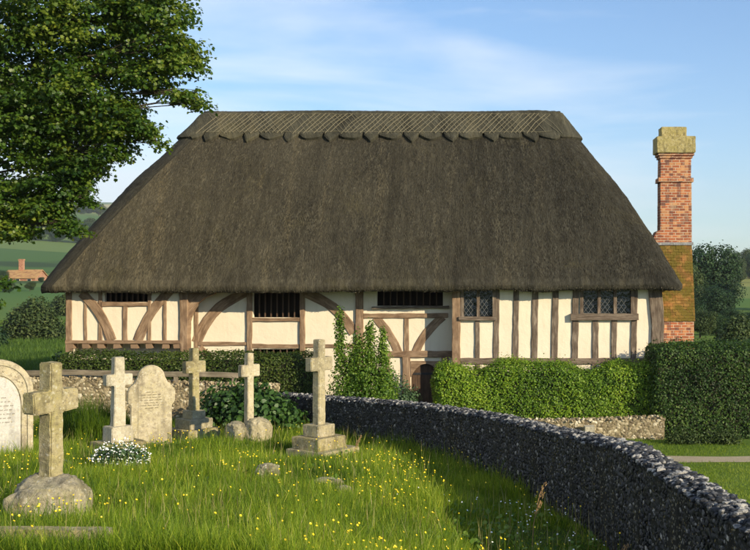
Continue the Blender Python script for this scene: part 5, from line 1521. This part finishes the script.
def tz(x, y): return float(terrain_z(np.array([x]), np.array([y]))[0])
def background():
    TR = [tree_proto('broadleaf_tree', 10.0, 9.0, M['far_leaf'], 14000, .36, 21, None), tree_proto('broadleaf_tree', 10.0, 7.5, M['far_leaf_b'], 12000, .36, 34, None), tree_proto('broadleaf_tree', 10.0, 11.0, M['far_leaf'], 15000, .38, 55, None)]
    used = set()
    def tree(kind, px, d, top, label, group=None, wf=1.0):
        x = WX(px, d); z = tz(x, d); h = WZ(top, d) - z
        o = TR[kind] if kind not in used else copy_tree(TR[kind]); used.add(kind)
        o.location = (x, d, z); s = h / 10.0; o.scale = (s * wf, s * wf, s); o.rotation_euler = (0, 0, px * 1.7 + d)
        tag(o, label, 'tree', group)
    g = 'trees behind the right end of the house'
    for px, d, top in ((800, 120, 258), (838, 132, 250), (880, 126, 262), (925, 140, 252)):
        tree(px % 3, px, d, top, 'dark tree of the belt that continues past the right edge of the picture', 'trees past the right edge', 1.1)
    tree(0, 704, 128, 243, 'tall dark tree right beside the chimney, highest of the trees behind the house', g, .95)
    tree(2, 723, 136, 261, 'dark spreading tree just right of the tallest tree by the chimney', g, .75)
    tree(1, 749, 330, 263, 'olive green tree at the right edge above the pale field', g, 1.0)
    tree(2, 737, 345, 266, 'dark rounded tree below the bluish far trees, above the pale field', g, .8)
    tree(0, 772, 330, 260, 'dark tree cut off by the right edge of the picture', g)
    tree(1, 688, 118, 262, 'dark tree mostly hidden behind the brick stack', g)
    tree(2, 712, 112, 286, 'low broad dark tree under the tallest tree by the chimney', g, 1.2)
    tree(0, 733, 100, 309, 'low dark tree in front of the pale field', g, 1.3)
    tree(2, 752, 96, 312, 'low dark tree in front of the pale field, cut by the right edge', g, 1.3)
    tree(1, 741, 285, 269, 'mid green tree behind the pale field at the right edge', g, 1.1)
    tree(0, 757, 290, 266, 'dark green tree behind the pale field, cut by the right edge', g, 1.1)
    for px, d, top in ((738, 320, 251), (748, 340, 248), (757, 330, 252), (730, 330, 258), (768, 340, 255)):
        tree(0 if px % 2 else 1, px, d, top, 'hazy bluish tree on the far skyline at the right edge', 'far skyline trees at the right edge', .8)
    tree(1, 700, 80, 309, 'low green thicket tree at the foot of the tall tree by the chimney', g, 1.4)
    tree(0, 716, 84, 313, 'low dark thicket tree below the pale field, near the chimney', g, 1.4)
    tree(2, 690, 90, 300, 'dark tree mostly hidden behind the chimney base', g)
    def fbush(px, d, top, wpx, leafm, lab, n=5000, size=.22):
        x = WX(px, d); z = tz(x, d); h = WZ(top, d) - z; w = wpx * d / F
        lob = [(0, 0, h * .40, w * .36, w * .35, h * .44), (-w * .32, 0, h * .26, w * .20, w * .25, h * .30), (w * .33, 0, h * .28, w * .19, w * .25, h * .30), (w * .06, 0, h * .74, w * .19, w * .22, h * .24), (-w * .17, -.1, h * .58, w * .18, w * .2, h * .22), (w * .22, -.1, h * .52, w * .15, w * .2, h * .2)]
        return bush('field_bush', (x, d, z), lob, leafm, n, size, lab, 'bush', shape=DIA, stems=6, stemr=.05)
    fbush(738, 58, 313, 44, M['far_leaf_b'], 'olive bush with brownish tips behind the tall dark hedge at the right edge', 6000, .16)
    fbush(33, 74, 296, 62, M['far_leaf_b'], 'large rounded dark bush in the field left of the house', 8000, .2)
    fbush(-16, 66, 313, 44, M['far_leaf'], 'dark bush cut off by the left edge, beside the large rounded bush', 5000, .2)
    fbush(57, 31.2, 351, 30, M['bush_leaf'], 'low dark shrub beside the left corner of the house', 3000, .1)
    fbush(66, 120, 292, 36, M['far_leaf_b'], 'pale green scrub between the large field bush and the eaves', 4000, .25)
    # trees on the slope at the left
    gl = 'trees around the red-roofed farmhouse'
    tree(0, 41, 238, 277, 'small dark tree right of the red-roofed farmhouse', gl, 1.2)
    tree(2, 2, 240, 270, 'dark tree left of the red-roofed farmhouse', gl, 1.0)
    tree(1, 30, 190, 281, 'low olive tree in front of the red-roofed farmhouse', gl, 1.3)
    tree(2, 50, 200, 281, 'low dark tree between the farmhouse and the eaves', gl, 1.3)
    tree(0, 8, 185, 280, 'low dark tree at the left edge in front of the farmhouse', gl, 1.3)
    gh = 'hedgerow trees on the far hillside'
    hz = [(px, 620 + 40 * math.sin(px * .3), 251.5 + 1.5 * math.sin(px)) for px in range(22, 96, 7)] + [(px, 1000 + 60 * math.sin(px), 235 + 1.6 * math.sin(px * 2)) for px in range(0, 110, 9)]
    for i, (px, d, top) in enumerate(hz):
        x = WX(px, d); z = tz(x, d); o = copy_tree(TR[i % 3]); h = 9 + 3 * math.sin(i * 2.1)
        o.location = (x, d, z); s = h / 10; o.scale = (s * 1.4, s * 1.4, s); o.rotation_euler = (0, 0, i)
        tag(o, 'small dark hedgerow tree on the far green hillside', 'tree', gh)
    # farmhouse
    def farm(px0, px1, d, py_base, py_eave, py_ridge, lab, chim=None, mat='brick', depth=7.0):
        x0, x1 = WX(px0, d), WX(px1, d); zb = WZ(py_base, d) ; ze = WZ(py_eave, d); zr = WZ(py_ridge, d)
        zb = min(zb, tz((x0 + x1) / 2, d)) - .3
        c = empty('farmhouse', ((x0 + x1) / 2, d, zb), 0, lab, 'house'); w = (x1 - x0) / 2; h = ze - zb; rz = zr - zb
        mb = MB(); mb.box(-w, w, 0, depth, 0, h); mb.add([(-w, 0, h), (-w, depth, h), (-w, depth / 2, rz - .1)], [(0, 1, 2)]); mb.add([(w, 0, h), (w, depth, h), (w, depth / 2, rz - .1)], [(2, 1, 0)])
        mb.build('wall', M[mat], c)
        e = .35; mb = MB(); t = .18
        for sgn in (0, 1):
            y0 = -e if not sgn else depth + e
            zz = h - (rz - h) / (depth / 2) * e
            mb.add([(-w - e, y0, zz), (w + e, y0, zz), (w + e, depth / 2, rz), (-w - e, depth / 2, rz), (-w - e, y0, zz - t), (w + e, y0, zz - t), (w + e, depth / 2, rz - t), (-w - e, depth / 2, rz - t)],
                   [(0, 1, 2, 3), (7, 6, 5, 4), (0, 4, 5, 1), (1, 5, 6, 2), (3, 7, 4, 0)])
        rf = mb.build('roof', M['roof_tile'], c)
        if chim is not None:
            cx = WX(chim, d) - (x0 + x1) / 2; mb = MB(); mb.box(cx - .5, cx + .5, depth / 2 - .5, depth / 2 + .5, rz - 1.2, rz + 2.2); mb.box(cx - .6, cx + .6, depth / 2 - .6, depth / 2 + .6, rz + 2.2, rz + 2.5)
            o = mb.build('chimney', M['brick'], rf)
        nw = max(2, int(2 * w / 3))
        for i in range(nw):
            xx = -w + 2 * w * (i + .5) / nw
            for zz in ((h * .15, h * .42), (h * .58, h * .85)):
                mb = MB(); mb.box(xx - .5, xx + .5, -.06, .02, *zz); win = mb.build('window', M['plaster'], c)
                mb = MB(); mb.box(xx - .42, xx + .42, -.075, -.062, zz[0] + .08, zz[1] - .08); mb.build('pane', M['glass'], win)
    farm(12, 35, 250, 288, 277, 269.5, 'red brick farmhouse with an orange tiled roof among trees at the far left', chim=15)
    farm(3, 14, 262, 288, 276, 270, 'small red brick wing with a tiled roof, left of the farmhouse chimney', chim=None)
background()

# ------------------------------------------------------------------ sky, sun, haze, camera
def build_world():
    w = bpy.data.worlds.new('World'); SC.world = w; w.use_nodes = True
    t = w.node_tree; t.nodes.clear()
    out = t.nodes.new('ShaderNodeOutputWorld'); bg = t.nodes.new('ShaderNodeBackground'); bg.inputs['Strength'].default_value = .086
    sky = t.nodes.new('ShaderNodeTexSky'); sky.sky_type = 'NISHITA'; sky.sun_disc = False
    sky.sun_elevation = SUN_EL; sky.sun_rotation = math.pi - SUN_AZ; sky.altitude = 20; sky.air_density = 1.0; sky.dust_density = .25; sky.ozone_density = 2.2
    tc = t.nodes.new('ShaderNodeTexCoord'); mp = t.nodes.new('ShaderNodeMapping')
    mp.inputs['Scale'].default_value = (1.3, 1.3, 9.0); mp.inputs['Rotation'].default_value = (0, .06, 0); mp.inputs['Location'].default_value = (3.1, 1.2, .4)
    t.links.new(tc.outputs['Generated'], mp.inputs['Vector'])
    n = t.nodes.new('ShaderNodeTexNoise'); n.inputs['Scale'].default_value = 1.6; n.inputs['Detail'].default_value = 7; n.inputs['Roughness'].default_value = .52; n.inputs['Distortion'].default_value = .5
    t.links.new(mp.outputs[0], n.inputs['Vector'])
    # cirrus is thicker low down on the left
    sep = t.nodes.new('ShaderNodeSeparateXYZ'); t.links.new(tc.outputs['Generated'], sep.inputs[0])
    m1 = t.nodes.new('ShaderNodeMath'); m1.operation = 'MULTIPLY'; m1.inputs[1].default_value = -.40; t.links.new(sep.outputs['X'], m1.inputs[0])
    ad = t.nodes.new('ShaderNodeMath'); ad.operation = 'ADD'; t.links.new(n.outputs['Fac'], ad.inputs[0]); t.links.new(m1.outputs[0], ad.inputs[1])
    mr = t.nodes.new('ShaderNodeMapRange'); mr.inputs['From Min'].default_value = .44; mr.inputs['From Max'].default_value = .74; mr.inputs['To Max'].default_value = .74
    t.links.new(ad.outputs[0], mr.inputs['Value'])
    mx = t.nodes.new('ShaderNodeMix'); mx.data_type = 'RGBA'; t.links.new(mr.outputs['Result'], mx.inputs[0]); tn = t.nodes.new('ShaderNodeMix'); tn.data_type = 'RGBA'; tn.blend_type = 'MULTIPLY'; tn.inputs[0].default_value = 1; t.links.new(sky.outputs[0], tn.inputs[6]); tn.inputs[7].default_value = (.86, 1.11, 1.36, 1)
    t.links.new(tn.outputs[2], mx.inputs[6]); mx.inputs[7].default_value = (8.0, 8.4, 8.8, 1)
    t.links.new(mx.outputs[2], bg.inputs['Color']); t.links.new(bg.outputs[0], out.inputs['Surface'])
build_world()

sl = bpy.data.lights.new('sun', 'SUN'); sl.energy = 5.0; sl.angle = R(.5); sl.color = (1, .85, .60)
so = bpy.data.objects.new('sun', sl); COL.objects.link(so)
sd = Vector((math.sin(SUN_AZ) * math.cos(SUN_EL), -math.cos(SUN_AZ) * math.cos(SUN_EL), math.sin(SUN_EL)))
so.rotation_euler = sd.to_track_quat('Z', 'Y').to_euler(); so.location = (30, -30, 40)

HAZE = .00014
if HAZE:
    mb = MB(); mb.box(-5600, 5600, -5600, 5600, -6, 420)
    t = NT('haze'); v = t.n('ShaderNodeVolumePrincipled'); v.inputs['Color'].default_value = (.80, .88, 1, 1); v.inputs['Density'].default_value = HAZE; v.inputs['Anisotropy'].default_value = .1
    t.l(v.outputs[0], t.out.inputs['Volume'])
    hz = mb.build('haze', t.m); tag(hz, 'thin bluish haze over the far downs', 'haze', kind='stuff'); hz.visible_shadow = True

cd = bpy.data.cameras.new('camera'); cam = bpy.data.objects.new('camera', cd); COL.objects.link(cam)
cam.location = (0, 0, CAMZ); cam.rotation_euler = (R(90), 0, 0)
cd.sensor_width = 36; cd.lens = 36 * F / 750; cd.shift_x = -125 / 750; cd.shift_y = -5 / 750; cd.clip_start = .1; cd.clip_end = 20000
SC.camera = cam
SC.render.engine = 'CYCLES'
SC.cycles.max_bounces = 6; SC.cycles.diffuse_bounces = 3; SC.cycles.transmission_bounces = 3; SC.cycles.volume_bounces = 0
vs = SC.view_settings; vs.view_transform = 'Standard'; vs.look = 'None'; vs.gamma = 1.0; vs.use_curve_mapping = False; vs.exposure = .74
